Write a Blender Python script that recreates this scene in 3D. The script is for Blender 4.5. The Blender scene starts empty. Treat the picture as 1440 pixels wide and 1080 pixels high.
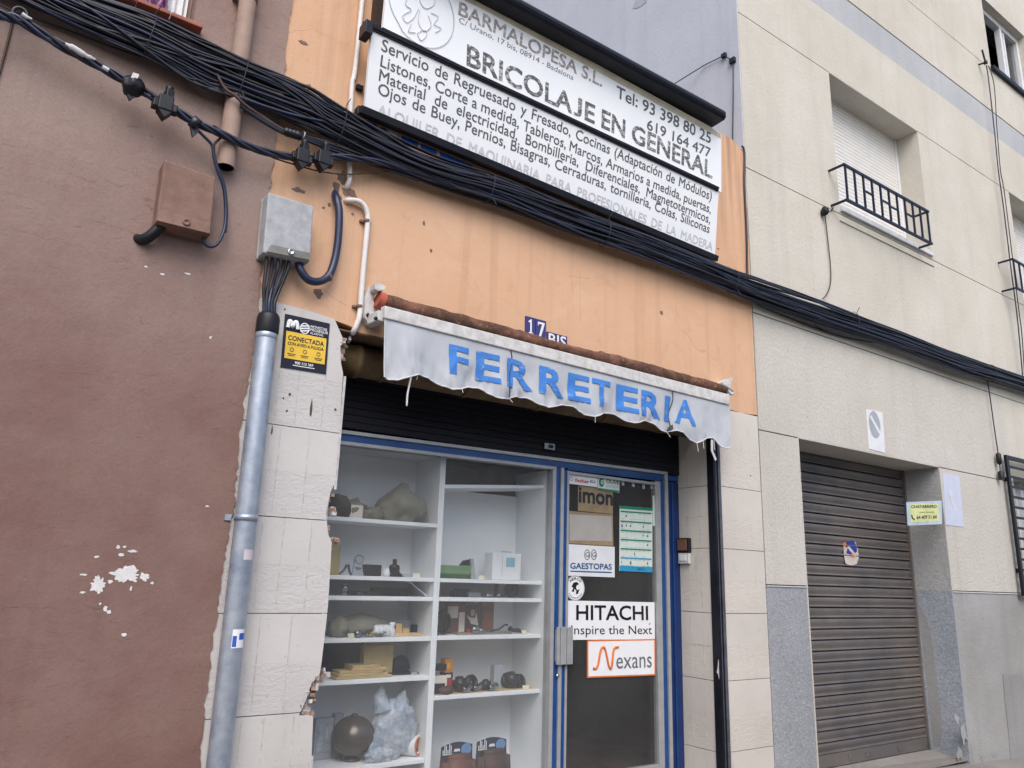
import bpy, bmesh, math, random
from mathutils import Vector as V, Matrix, noise as mn
random.seed(7)
S = bpy.context.scene
COL = S.collection
rad = math.radians

# ------------------------------------------------------------------ camera
CF, CP, CY, CR = 1077.62, .2478596, .6068904, .0314875
DIST, CAMZ = 4.0, 1.42
fw = V((math.sin(CY)*math.cos(CP), math.cos(CY)*math.cos(CP), math.sin(CP)))
r0 = V((math.cos(CY), -math.sin(CY), 0)); u0 = r0.cross(fw)
rt = r0*math.cos(CR) + u0*math.sin(CR); up = u0*math.cos(CR) - r0*math.sin(CR)
cd = bpy.data.cameras.new('camera'); cam = bpy.data.objects.new('camera', cd); COL.objects.link(cam)
cd.sensor_width = 36; cd.lens = CF/1440*36; cd.clip_start = .05; cd.clip_end = 2000
cam.matrix_world = Matrix(((rt.x, up.x, -fw.x, 0), (rt.y, up.y, -fw.y, -DIST), (rt.z, up.z, -fw.z, CAMZ), (0, 0, 0, 1)))
S.camera = cam
CAMPOS = V((0, -DIST, CAMZ))

# ------------------------------------------------------------------ light
SUN = V((-.45, -.80, 1.05)).normalized()
w = bpy.data.worlds.new('World'); S.world = w; w.use_nodes = True
nt = w.node_tree; bg = nt.nodes['Background']
sky = nt.nodes.new('ShaderNodeTexSky'); sky.sky_type = 'NISHITA'; sky.sun_disc = False
sky.sun_elevation = math.asin(SUN.z); sky.sun_rotation = math.atan2(SUN.x, SUN.y)
sky.air_density = 1.0; sky.dust_density = 3.0; sky.ozone_density = 1.0
nt.links.new(sky.outputs[0], bg.inputs[0]); bg.inputs[1].default_value = .15
sd = bpy.data.lights.new('sun', 'SUN'); sun = bpy.data.objects.new('sun', sd); COL.objects.link(sun)
sd.energy = 1.2; sd.angle = rad(45); sd.color = (1, .965, .925)
sun.rotation_euler = (-SUN).to_track_quat('-Z', 'Y').to_euler(); sun.location = (-4, -9, 12)
S.view_settings.view_transform = 'Standard'; S.view_settings.look = 'None'
S.view_settings.exposure = .77; S.view_settings.gamma = 1

# ------------------------------------------------------------------ measuring helpers (photograph pixel -> point on a real plane)
def ray(px, py): return rt*((px-720)/CF) - up*((py-540)/CF) + fw
def P(px, py, Y=0.):
    d = ray(px, py); return CAMPOS + d*((DIST+Y)/d.y)
def PX(px, py, x):
    d = ray(px, py); return CAMPOS + d*(x/d.x)
def PPL(px, py, p0, n):
    d = ray(px, py); return CAMPOS + d*((p0-CAMPOS).dot(n)/d.dot(n))

# ------------------------------------------------------------------ materials
def lin(c): return tuple(((v/255)/12.92 if v/255 <= .04045 else ((v/255+.055)/1.055)**2.4) for v in c)
def C(r, g, b, k=.86): return tuple(v*k for v in lin((r, g, b)))
class NB:
    def __init__(s, name):
        s.m = bpy.data.materials.new(name); s.m.use_nodes = True; s.t = s.m.node_tree; s.n = s.t.nodes; s.l = s.t.links
        s.b = s.n['Principled BSDF']; s.tc = s.n.new('ShaderNodeTexCoord').outputs['Object']
    def lk(s, a, b): s.l.new(a, b)
    def mapping(s, sc):
        m = s.n.new('ShaderNodeMapping'); m.inputs['Scale'].default_value = sc; s.lk(s.tc, m.inputs[0]); return m.outputs[0]
    def noise(s, scale, detail=4, rough=.55, vec=None, dist=0):
        n = s.n.new('ShaderNodeTexNoise'); n.inputs['Scale'].default_value = scale; n.inputs['Detail'].default_value = detail
        n.inputs['Roughness'].default_value = rough; n.inputs['Distortion'].default_value = dist
        s.lk(vec or s.tc, n.inputs['Vector']); return n.outputs['Fac']
    def ramp(s, f, a, b, x=0., y=1.):
        r = s.n.new('ShaderNodeMapRange'); r.inputs[1].default_value = a; r.inputs[2].default_value = b
        r.inputs[3].default_value = x; r.inputs[4].default_value = y; s.lk(f, r.inputs[0]); return r.outputs[0]
    def mul(s, a, b, op='MULTIPLY'):
        m = s.n.new('ShaderNodeMath'); m.operation = op
        for i, q in enumerate((a, b)):
            if isinstance(q, (int, float)): m.inputs[i].default_value = q
            else: s.lk(q, m.inputs[i])
        return m.outputs[0]
    def mix(s, f, a, b):
        m = s.n.new('ShaderNodeMix'); m.data_type = 'RGBA'
        if isinstance(f, (int, float)): m.inputs[0].default_value = f
        else: s.lk(f, m.inputs[0])
        for i, q in ((6, a), (7, b)):
            if isinstance(q, tuple): m.inputs[i].default_value = (*q, 1)
            else: s.lk(q, m.inputs[i])
        return m.outputs[2]
    def bump(s, h, strength=.3, dist=.01):
        b = s.n.new('ShaderNodeBump'); b.inputs['Strength'].default_value = strength; b.inputs['Distance'].default_value = dist
        s.lk(h, b.inputs['Height']); s.lk(b.outputs[0], s.b.inputs['Normal'])
    def fin(s, col, rough=.8, metal=0, spec=.3):
        if isinstance(col, tuple): s.b.inputs['Base Color'].default_value = (*col, 1)
        else: s.lk(col, s.b.inputs['Base Color'])
        s.b.inputs['Roughness'].default_value = rough; s.b.inputs['Metallic'].default_value = metal
        s.b.inputs['Specular IOR Level'].default_value = spec
        return s.m
MC = {}
def M(name, col=None, rough=.6, metal=0, var=.15, scale=9, bump=.0, spec=.3, col2=None):
    """painted / plastic / metal surface with mottling and faint wear"""
    if name in MC: return MC[name]
    b = NB(name); f = b.noise(scale, 5); c2 = col2 or tuple(v*(1-var*1.6) for v in col)
    c = b.mix(b.ramp(f, .35, .7), col, c2)
    g = b.noise(scale*11, 3); c = b.mix(b.ramp(g, .55, .8, 0, .35), c, tuple(v*(1-var*2) for v in col))
    if bump: b.bump(b.noise(scale*5, 4), bump, .006)
    MC[name] = b.fin(c, rough, metal, spec); return MC[name]
def plaster_orange():
    b = NB('orange_plaster'); base = C(214, 175, 145); 
    big = b.noise(.7, 5, .6); c = b.mix(b.ramp(big, .35, .68), base, C(212, 170, 138))
    mid = b.noise(2.6, 6, .65, dist=.6); c = b.mix(b.ramp(mid, .5, .78, 0, .7), c, C(220, 184, 157))
    st = b.noise(1., 5, .6, b.mapping((9, 9, .35))); c = b.mix(b.ramp(st, .52, .8, 0, .5), c, C(168, 136, 112)); bl = b.noise(4.5, 6, .7, dist=1.); c = b.mix(b.ramp(bl, .54, .72, 0, .4), c, C(188, 146, 116))
    fine = b.noise(38, 5, .7); c = b.mix(b.ramp(fine, .6, .78, 0, .3), c, C(176, 134, 104))
    sp_ = b.n.new('ShaderNodeSeparateXYZ'); b.lk(b.tc, sp_.inputs[0]); run = b.mul(b.mul(b.ramp(b.noise(1, 4, .6, b.mapping((11, 11, .5))), .48, .66), b.ramp(sp_.outputs['Z'], 4.1, 5.6)), b.ramp(sp_.outputs['X'], 1.55, 1.75)); c = b.mix(b.mul(run, .75), c, C(122, 100, 86))
    gr = b.noise(130, 4, .75); c = b.mix(b.ramp(gr, .45, .8, 0, .25), c, C(178, 136, 106))
    dk = b.noise(17, 6, .75, dist=1.2); c = b.mix(b.ramp(dk, .70, .74, 0, .75), c, C(122, 92, 74))
    v = b.n.new('ShaderNodeTexVoronoi'); v.feature = 'DISTANCE_TO_EDGE'; v.inputs['Scale'].default_value = 1.5
    wv = b.n.new('ShaderNodeMix'); wv.data_type = 'VECTOR'; wv.inputs[0].default_value = .14
    nz = b.n.new('ShaderNodeTexNoise'); nz.inputs['Scale'].default_value = 5; nz.inputs['Detail'].default_value = 6
    b.lk(b.tc, nz.inputs['Vector']); b.lk(b.tc, wv.inputs[4]); b.lk(nz.outputs['Color'], wv.inputs[5]); b.lk(wv.outputs[1], v.inputs['Vector'])
    ck = b.mul(b.ramp(v.outputs['Distance'], 0, .006, 1, 0), b.ramp(b.noise(.8, 2), 0.62, .7))
    c = b.mix(b.mul(ck, .3), c, C(140, 106, 84))
    h = b.mul(b.mul(b.noise(5, 6, .6), .8), b.mul(b.noise(60, 4), .35), 'ADD'); b.bump(b.mul(h, b.mul(ck, .4), 'SUBTRACT'), .38, .012)
    return b.fin(c, .88, 0, .15)
def plaster_maroon():
    b = NB('maroon_plaster')
    sx = b.n.new('ShaderNodeSeparateXYZ'); b.lk(b.tc, sx.inputs[0])
    hz = b.mul(b.ramp(sx.outputs['Z'], .4, 3.6, 0, .6), b.ramp(b.noise(.75, 6, .65), .3, .75, -.1, .45), 'ADD')
    c = b.mix(b.ramp(hz, .2, .8), C(126, 97, 90), C(158, 138, 130))
    pt = b.noise(1.7, 6, .62, dist=.5); c = b.mix(b.ramp(pt, .48, .8, 0, .3), c, C(134, 102, 97))
    p2 = b.noise(3.1, 6, .65, dist=.8); c = b.mix(b.ramp(p2, .5, .8, 0, .3), c, C(142, 116, 104))
    st = b.noise(1, 4, .6, b.mapping((6, 6, .5))); c = b.mix(b.ramp(st, .55, .8, 0, .3), c, C(110, 80, 74))
    ht = b.noise(1, 7, .72, b.mapping((9, 9, 30)), 1.1); c = b.mix(b.mul(b.ramp(ht, .66, .72, 0, .65), b.ramp(b.noise(.9, 3), .40, .56)), c, C(98, 74, 71))
    fl = b.noise(46, 3, .6); c = b.mix(b.ramp(fl, .70, .78, 0, .4), c, C(176, 150, 144)); gr = b.noise(120, 4, .75); c = b.mix(b.ramp(gr, .4, .75, 0, .35), c, C(108, 80, 76)); pk = b.noise(22, 5, .7, dist=.7); c = b.mix(b.ramp(pk, .68, .72, 0, .5), c, C(100, 74, 70))
    h = b.mul(b.mul(b.noise(4.5, 8, .62, dist=.15), 1.7), b.mul(b.mul(b.ramp(ht, .6, .72), b.ramp(b.noise(.9, 3), .40, .56)), -.7), 'ADD')
    b.bump(b.mul(h, b.mul(b.noise(80, 5, .7), .25), 'ADD'), .4, .016)
    return b.fin(c, .85, 0, .2)
def concrete(name, base, c2, speck=.35, bump=.35, pebble=0.):
    b = NB(name); c = b.mix(b.ramp(b.noise(.9, 5, .6), .35, .68), base, c2)
    c = b.mix(b.ramp(b.noise(1, 6, .65, b.mapping((5, 5, .3))), .52, .8, 0, .5), c, tuple(v*.70 for v in base)); c = b.mix(b.ramp(b.noise(3.2, 7, .7, dist=.4), .5, .8, 0, .35), c, tuple(v*.78 for v in base))
    c = b.mix(b.ramp(b.noise(30, 5, .7), .45, .75, 0, .3), c, tuple(v*.74 for v in base))
    sp = b.noise(95, 3, .6); c = b.mix(b.ramp(sp, .665, .70, 0, speck), c, C(100, 97, 94))
    big = b.mul(b.ramp(b.noise(34, 2, .5), .70, .73), b.ramp(b.noise(1.4, 3), .45, .62)); c = b.mix(b.mul(big, speck*1.3), c, C(96, 92, 88))
    if pebble:
        pb = b.noise(58, 2, .5); c = b.mix(b.ramp(pb, .54, .64, 0, pebble), c, tuple(v*.62 for v in base)); c = b.mix(b.ramp(pb, .42, .33, 0, pebble*.8), c, tuple(min(1, v*1.28) for v in base))
    h = b.mul(b.mul(b.noise(110, 4, .7), .6), b.mul(b.noise(26, 5), .8), 'ADD'); b.bump(b.mul(h, b.mul(sp, -.4), 'ADD'), bump, .012)
    return b.fin(c, .9, 0, .15)
def stone_tile(name, base, coarse):
    b = NB(name); c = b.mix(b.ramp(b.noise(1.6, 5), .35, .7), base, tuple(v*.86 for v in base))
    c = b.mix(b.ramp(b.noise(1, 6, .7, b.mapping((14, 14, 3))), .58, .8, 0, .42), c, C(150, 140, 130))
    c = b.mix(b.ramp(b.noise(60, 3), .66, .74, 0, .4), c, C(130, 122, 116))
    h = b.noise(1, 7, .7, b.mapping((16, 16, 34) if coarse else (9, 9, 14)), .9); b.bump(h, .5 if coarse else .14, .014)
    return b.fin(c, .8, 0, .25)
def rust_cloth():
    b = NB('rolled_awning_cloth'); c = b.mix(b.ramp(b.noise(4, 6, .7, dist=1), .32, .55), C(146, 104, 88), C(92, 70, 60))
    c = b.mix(b.ramp(b.noise(40, 4), .58, .72, 0, .6), c, C(178, 136, 108)); b.bump(b.noise(26, 6, .7), .8, .02); return b.fin(c, .95, 0, .1)
def glass_mat(name, tint=(1, 1, 1), dirt_haze=.03):
    b = NB(name); n = b.n; n.remove(b.b)
    out = n['Material Output']; t = n.new('ShaderNodeBsdfTransparent'); t.inputs[0].default_value = (*tint, 1)
    g = n.new('ShaderNodeBsdfGlossy'); g.inputs['Roughness'].default_value = .02
    d = n.new('ShaderNodeBsdfDiffuse'); d.inputs[0].default_value = (.5, .5, .5, 1)
    fr = n.new('ShaderNodeFresnel'); fr.inputs[0].default_value = 1.45
    m1 = n.new('ShaderNodeMixShader'); b.lk(b.ramp(b.noise(.9, 3, .5), .25, .8, dirt_haze*.3, dirt_haze), m1.inputs[0]); b.lk(t.outputs[0], m1.inputs[1]); b.lk(d.outputs[0], m1.inputs[2])  # diffuse share: slight dirt plus haze painted in for soft reflections
    gm = n.new('ShaderNodeNewGeometry'); m2 = n.new('ShaderNodeMixShader'); b.lk(b.mul(fr.outputs[0], b.mul(1., gm.outputs['Backfacing'], 'SUBTRACT')), m2.inputs[0]); b.lk(m1.outputs[0], m2.inputs[1]); b.lk(g.outputs[0], m2.inputs[2])
    b.lk(m2.outputs[0], out.inputs[0]); return b.m
def film_mat():
    b = NB('clear_bag_film'); f = b.noise(9, 4); c = b.mix(b.ramp(f, .4, .65), C(214, 222, 232), C(160, 176, 200)); b.bump(b.noise(22, 5), .8, .02)
    m = b.fin(c, .22, 0, .6); t = b.n.new('ShaderNodeBsdfTransparent'); x = b.n.new('ShaderNodeMixShader'); b.lk(b.ramp(b.noise(16, 5, .7), .35, .65, .35, .85), x.inputs[0])
    b.lk(t.outputs[0], x.inputs[1]); b.lk(b.b.outputs[0], x.inputs[2]); b.lk(x.outputs[0], b.n['Material Output'].inputs[0]); return m
def worn_ink(name, ink, under, amt=.5, scale=26):
    b = NB(name); f = b.noise(scale, 5, .7, b.mapping((1, 1, 2.2)), .8); return b.fin(b.mix(b.ramp(f, amt-.03, amt+.06), ink, under), .7, 0, .2)

m_or = plaster_orange(); m_ma = plaster_maroon()
m_con = concrete('beige_render', C(211, 207, 197), C(199, 193, 181), .4, .6); m_pit = concrete('pitted_render', C(210, 206, 198), C(197, 192, 182), .75, .85, .28)
m_band = concrete('grey_band_render', C(188, 190, 194), C(174, 176, 181), .3, .5); m_pl = concrete('grey_plinth_paint', C(168, 171, 176), C(148, 151, 156), .75, .9, .55)
m_pl2 = concrete('grey_plinth_smooth', C(170, 170, 169), C(146, 144, 141), .3, .5); m_jamb = concrete('blue_grey_jamb', C(172, 178, 187), C(150, 156, 164), .8, 1., .6)
m_jamb2 = concrete('grey_jamb_render', C(188, 189, 190), C(168, 167, 164), .7, .9, .35); m_cem = concrete('cement_patch', C(162, 162, 162), C(140, 140, 140), .5, .6); m_party = concrete('party_wall_paint', C(206, 208, 216), C(194, 196, 205), .1, .2)
m_gro = M('dark_groove_mortar', C(92, 88, 84), .9, var=.3)  # dark tone of the wall grooves and tile joints
m_sill = M('sill_white_paint', C(214, 216, 220), .7, var=.12, bump=.2)
m_tr = stone_tile('rough_stone_tile', C(205, 202, 200), True); m_ts = stone_tile('smooth_stone_tile', C(206, 203, 200), False)
m_trb = stone_tile('rough_cream_tile', C(210, 203, 194), True); m_tsb = stone_tile('smooth_cream_tile', C(208, 202, 194), False)
m_brick = M('broken_brick', C(172, 134, 114), .95, var=.3, scale=22, bump=.9, col2=C(150, 136, 126))
m_plas = M('white_plaster_edge', C(206, 204, 202), .9, var=.2, scale=25, bump=.7)
m_chip = M('bare_mortar', C(138, 116, 104), .95, var=.25, scale=30, bump=.6)
m_wchip = M('bare_white_plaster', C(226, 224, 224), .9, var=.08, scale=30, bump=.5)
m_soff = M('brown_soffit', C(120, 96, 80), .9, var=.2, bump=.4)
m_alu = M('light_aluminium', C(180, 182, 184), .45, .35, .1, 14); m_blue = M('blue_paint', C(26, 78, 140), .35, 0, .2, 6, spec=.5, col2=C(20, 60, 120))
m_dkblue = M('dark_blue_jamb', C(18, 48, 104), .35, 0, .2, 6, spec=.5)
m_slat = M('dark_navy_slat', C(20, 21, 34), .6, .0, .3, 3); m_coil = M('tan_coil', C(124, 102, 74), .7, 0, .3, 6)
m_glass = glass_mat('window_glass', (.96, .97, .97), .11); m_dglass = glass_mat('door_glass', (.88, .89, .9), .07)
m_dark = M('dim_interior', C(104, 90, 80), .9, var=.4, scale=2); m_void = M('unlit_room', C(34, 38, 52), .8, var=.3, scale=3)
m_shelf = M('white_shelf_paint', C(228, 230, 232, .98), .55, 0, .05, 4, col2=C(218, 222, 226, .98))
m_wht = M('white_plastic', C(226, 228, 232), .5, var=.06); m_whtd = M('dirty_white_plastic', C(214, 212, 210), .55, var=.2, scale=18)
m_sign = M('white_sign_panel', C(246, 248, 252, .98), .35, 0, .02, 3, spec=.4, col2=C(240, 244, 250, .98)); m_cream = M('beige_sign_edge', C(212, 204, 184), .5, var=.15)
m_blk = M('black_metal', C(30, 32, 42), .4, .2, .3, 12); m_blkp = M('black_plastic', C(30, 31, 38), .45, 0, .25, 20)
m_cab = M('black_cable', C(24, 27, 44), .42, 0, .35, 8, spec=.5); m_cab2 = M('grey_black_cable', C(52, 54, 66), .5, 0, .35, 8); m_cabb = M('blue_black_cable', C(34, 44, 78), .4, 0, .3, 8, spec=.5)
m_cabbr = M('brown_cable', C(92, 72, 66), .6, 0, .3, 8); m_tie = M('pale_tie', C(170, 166, 160), .6)
m_galv = M('galvanised_steel', C(190, 198, 208), .42, .6, .3, 11, col2=C(150, 162, 180)); m_steel = M('bright_steel', C(210, 214, 218), .22, .9, .1, 10)
m_pipe = M('mauve_painted_pipe', C(166, 142, 130), .7, 0, .14, 9, bump=.15); m_pipew = M('white_painted_pipe', C(226, 222, 220), .5, 0, .1, 11)
m_bbox = M('brown_painted_box', C(138, 108, 96), .7, 0, .2, 12, bump=.35); m_gbox = M('weathered_grey_box', C(176, 178, 182), .7, 0, .24, 22, bump=.3, col2=C(152, 154, 158)); m_gboxd = M('grey_box_lip', C(140, 138, 134), .7, var=.25)
m_terra = M('terracotta_sill', C(168, 104, 88), .75, var=.2, bump=.3)
m_aw = M('grey_awning_cloth', C(188, 192, 198), .9, 0, .10, 3, col2=C(174, 179, 186), bump=.25); m_hem = M('pale_hem', C(214, 214, 216), .9, var=.12)
m_rust = rust_cloth(); m_red = M('orange_red_cap', C(178, 92, 72), .7)
m_ferr = worn_ink('worn_blue_ink', C(70, 128, 204), C(142, 174, 212), .61, 10); m_ink = M('grey_black_ink', C(110, 112, 118), .6, var=.2, scale=40)
m_inkw = worn_ink('peeling_black_ink', C(104, 105, 109), C(204, 206, 208), .53); m_fade = M('faded_ink', C(226, 226, 233), .6, var=.08); m_fade2 = worn_ink('faded_brown_ink', C(158, 150, 150), C(212, 208, 208), .52)
m_navy = M('navy_ink', C(30, 32, 52), .5, var=.15); m_yel = M('yellow_print', C(236, 196, 72), .5, var=.08); m_white = M('white_print', C(236, 238, 240), .5, var=.04)
m_black = M('black_ink', C(24, 24, 30), .5, var=.1); m_redp = M('red_print', C(206, 44, 60), .5, var=.05); m_grn = M('green_print', C(34, 136, 98), .5, var=.1); m_cyan = M('cyan_print', C(52, 152, 196), .5, var=.08)
m_pblue = M('blue_print', C(36, 92, 142), .5, var=.08); m_orp = M('orange_print', C(226, 120, 60), .5, var=.08); m_card = M('brown_cardboard', C(214, 182, 134), .85, var=.18, scale=12); m_card2 = M('pale_cardboard', C(236, 226, 214), .85, var=.08)
m_mint = M('pale_mint_paper', C(214, 226, 218), .6, var=.06); m_ptile = M('violet_enamel', C(52, 44, 112), .25, 0, .12, 20, spec=.6); m_etile = M('white_enamel', C(236, 234, 236), .25, 0, .08, 20)
m_blind = M('white_blind', C(232, 230, 226), .5, var=.04); m_rail = M('dark_blue_railing', C(34, 38, 62), .45, .2, .2, 15)
def shutter_metal():
    b = NB('grey_shutter_steel'); c = b.mix(b.ramp(b.noise(1.3, 5, .6), .35, .7), C(138, 130, 124), C(104, 103, 107))
    c = b.mix(b.ramp(b.noise(1, 5, .6, b.mapping((1.5, 1, 12))), .5, .75, 0, .5), c, C(92, 90, 92))
    c = b.mix(b.ramp(b.noise(36, 5, .7), .6, .74, 0, .55), c, C(72, 68, 66)); b.bump(b.noise(20, 5), .2, .006); return b.fin(c, .45, .45, .4)
m_shut = shutter_metal(); m_shutd = M('dark_shutter_gap', C(34, 32, 36), .6, .3)
m_pave = concrete('pavement_concrete', C(150, 146, 142), C(132, 128, 124), .3, .5); m_road = M('asphalt', C(128, 126, 124), .9, var=.2, scale=40, bump=.5)
m_olive = M('olive_canvas', C(138, 136, 122), .9, 0, .22, 7, bump=.5); m_oldk = M('dark_olive_cloth', C(88, 84, 76), .9, 0, .25, 7, bump=.4)
m_green = M('green_plastic', C(112, 148, 106), .5, var=.1); m_tan = M('tan_card', C(196, 176, 128), .85, var=.15); m_film = film_mat()
m_brball = M('bronze_glaze', C(92, 84, 78), .25, .3, .2, 4, spec=.6); m_chrome = M('dull_chrome', C(150, 152, 156), .2, .9, .2, 30); m_dkm = M('dark_gunmetal', C(56, 58, 64), .35, .6, .2, 25)
m_orbox = M('orange_box_print', C(222, 148, 60), .5, var=.1); m_brn = M('brown_photo_print', C(128, 88, 74), .5, var=.3, scale=14); m_dkbrn = M('dark_brown_leather', C(78, 56, 52), .6, 0, .2, 10, bump=.3)
m_navycard = M('navy_card', C(40, 50, 78), .5, var=.1); m_ltblue = M('light_blue_print', C(110, 150, 200), .5, var=.1)
m_pink = M('magenta_patterned_cloth', C(176, 130, 168), .8, 0, .3, 30, col2=C(84, 50, 96)); m_fadblue = M('faded_blue_sheet', C(200, 206, 224), .7, var=.05)

# ------------------------------------------------------------------ mesh builder
GL = {}
def glyphs(s, bold=0., shear=0., wide=0.):
    k = (s, shear, wide)
    if k not in GL:
        cu = bpy.data.curves.new('txt', 'FONT'); cu.body = s; cu.offset = wide; cu.shear = shear; cu.resolution_u = 3; cu.fill_mode = 'FRONT'
        o = bpy.data.objects.new('txt', cu); COL.objects.link(o); bpy.context.view_layer.update()
        me = o.evaluated_get(bpy.context.evaluated_depsgraph_get()).to_mesh()
        vs = [tuple(v.co) for v in me.vertices]; fs = [tuple(p.vertices) for p in me.polygons]
        bpy.data.objects.remove(o); bpy.data.curves.remove(cu)
        if 'J' in s:              # a J that stands on the line
            i = s.index('J'); n0 = len(glyphs(s[:i])[0]) if i else 0; n1 = n0+14 if len(s) > 1 else len(vs)
            xs = max(v[0] for v in vs[n0:n1]); vs[n0:n1] = [(xs-(xs-v[0])*1.35, (v[1]+.23)/.91*.68, 0) for v in vs[n0:n1]]
        GL[k] = (vs, fs)
    return GL[k]
CAPH = max(v[1] for v in glyphs('H')[0])
class MB:
    def __init__(s): s.v = []; s.f = []; s.m = []; s.s = []
    def add(s, vs, fs, m=0, sm=False):
        o = len(s.v); s.v += [V(q) for q in vs]
        for f in fs: s.f.append([i+o for i in f]); s.m.append(m); s.s.append(sm)
        return s
    def hexa(s, a, b, m=0):   # a: 4 pts, b: 4 pts opposite
        return s.add(list(a)+list(b), [(3, 2, 1, 0), (4, 5, 6, 7), (0, 1, 5, 4), (1, 2, 6, 5), (2, 3, 7, 6), (3, 0, 4, 7)], m)
    def box(s, x0, x1, y0, y1, z0, z1, m=0):
        return s.hexa([(x0, y0, z0), (x1, y0, z0), (x1, y0, z1), (x0, y0, z1)], [(x0, y1, z0), (x1, y1, z0), (x1, y1, z1), (x0, y1, z1)], m)
    def boxr(s, c, size, rz=0, m=0, rx=0):
        R = Matrix.Rotation(rz, 3, 'Z') @ Matrix.Rotation(rx, 3, 'X'); c = V(c); a, b, h = (q/2 for q in size)
        return s.hexa([c+R@V(q) for q in ((-a, -b, -h), (a, -b, -h), (a, -b, h), (-a, -b, h))], [c+R@V(q) for q in ((-a, b, -h), (a, b, -h), (a, b, h), (-a, b, h))], m)
    def ext(s, pts, vec, m=0, m2=None):
        pts = [V(p) for p in pts]; n = len(pts); vec = V(vec)
        s.add(pts, [tuple(range(n))], m); s.add([p+vec for p in pts], [tuple(range(n))[::-1]], m if m2 is None else m2)
        return s.add(pts+[p+vec for p in pts], [((i+1) % n, i, n+i, n+(i+1) % n) for i in range(n)], m if m2 is None else m2)
    def tube(s, pts, r, n=8, m=0, cap=True, sm=True):
        pts = [V(p) for p in pts]; k = len(pts); rr = r if isinstance(r, (list, tuple)) else [r]*k
        t = (pts[1]-pts[0]).normalized(); a = t.orthogonal().normalized(); vs = []
        for i, p in enumerate(pts):
            d = (pts[min(i+1, k-1)]-pts[max(i-1, 0)]); d = d.normalized() if d.length > 1e-9 else t
            a = (a-d*a.dot(d)); a = a.normalized() if a.length > 1e-6 else d.orthogonal().normalized(); b = d.cross(a)
            vs += [p+(a*math.cos(2*math.pi*j/n)+b*math.sin(2*math.pi*j/n))*rr[i] for j in range(n)]
        fs = [(i*n+j, i*n+(j+1) % n, (i+1)*n+(j+1) % n, (i+1)*n+j) for i in range(k-1) for j in range(n)]
        s.add(vs, fs, m, sm)
        if cap: s.add(vs[:n], [tuple(range(n))[::-1]], m); s.add(vs[-n:], [tuple(range(n))], m)
        return s
    def lathe(s, prof, c, axis=(0, 0, 1), n=20, m=0):
        ax = V(axis).normalized(); c = V(c); k = len(prof)
        a = ax.orthogonal().normalized(); b = ax.cross(a)
        vs = [c+ax*h+(a*math.cos(2*math.pi*j/n)+b*math.sin(2*math.pi*j/n))*max(r, 1e-4) for r, h in prof for j in range(n)]
        return s.add(vs, [(i*n+j, i*n+(j+1) % n, (i+1)*n+(j+1) % n, (i+1)*n+j) for i in range(k-1) for j in range(n)], m, True)
    def blob(s, c, size, seed=0, amp=.15, fr=1.6, m=0, flat=True, top=None):
        bm = bmesh.new(); bmesh.ops.create_icosphere(bm, subdivisions=4, radius=1); c = V(c); vs = []
        for v in bm.verts:
            q = v.co.copy(); d = 1+amp*mn.noise(q*fr+V((seed*7.3, seed*3.1, 0)))+amp*.5*mn.noise(q*fr*2.7+V((seed, 5, 2))); q *= d
            if flat: q.z = max(q.z, -.72)
            if top and q.z > 0: q.x *= 1-top*q.z**1.2; q.y *= 1-top*q.z**1.2
            vs.append(c+V((q.x*size[0], q.y*size[1], (q.z+.72)*size[2] if flat else q.z*size[2])))
        s.add(vs, [tuple(v.index for v in f.verts) for f in bm.faces], m, True); bm.free(); return s
    def text(s, t, bl, br, tl, bold=0., m=0, just=False, off=.0015, shear=0., cap=None):
        bl, br, tl = V(bl), V(br), V(tl); ux = (br-bl); W = ux.length; ux.normalize(); vy = tl-bl; H = vy.length; vy.normalize()
        n = ux.cross(vy).normalized(); n = n if n.y < 0 or (abs(n.y) < .2 and n.x < 0) else -n; hs = H/(cap or CAPH)
        if bold > .004 and t:                       # heavier weight: the same strokes laid four times, a hair apart
            e = bold*.55*hs
            for q, (dx, dy) in enumerate(((-e, -e), (e, -e), (-e, e), (e, e))):
                d = ux*dx+vy*dy; s.text(t, bl+d, br+d, tl+d, 0, m, just, off+.0003*q, shear, cap)
            return s
        if just:
            ws = t.split(); g = [glyphs(q, bold, shear) for q in ws]; wd = [(min(v[0] for v in q[0]), max(v[0] for v in q[0])) for q in g]
            tot = sum(b-a for a, b in wd); k = hs; gap = (W-tot*k)/max(1, len(ws)-1)
            if gap < .2*hs: k = (W-.2*hs*(len(ws)-1))/tot; gap = .2*hs
            x = 0
            for q, (a, b) in zip(g, wd):
                s.add([bl+ux*(x+(v[0]-a)*k)+vy*(v[1]*hs)+n*off for v in q[0]], q[1], m); x += (b-a)*k+gap
        else:
            q = glyphs(t, bold, shear); a = min(v[0] for v in q[0]); b = max(v[0] for v in q[0]); k = W/(b-a)
            s.add([bl+ux*((v[0]-a)*k)+vy*(v[1]*hs)+n*off for v in q[0]], q[1], m)
        return s
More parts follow.
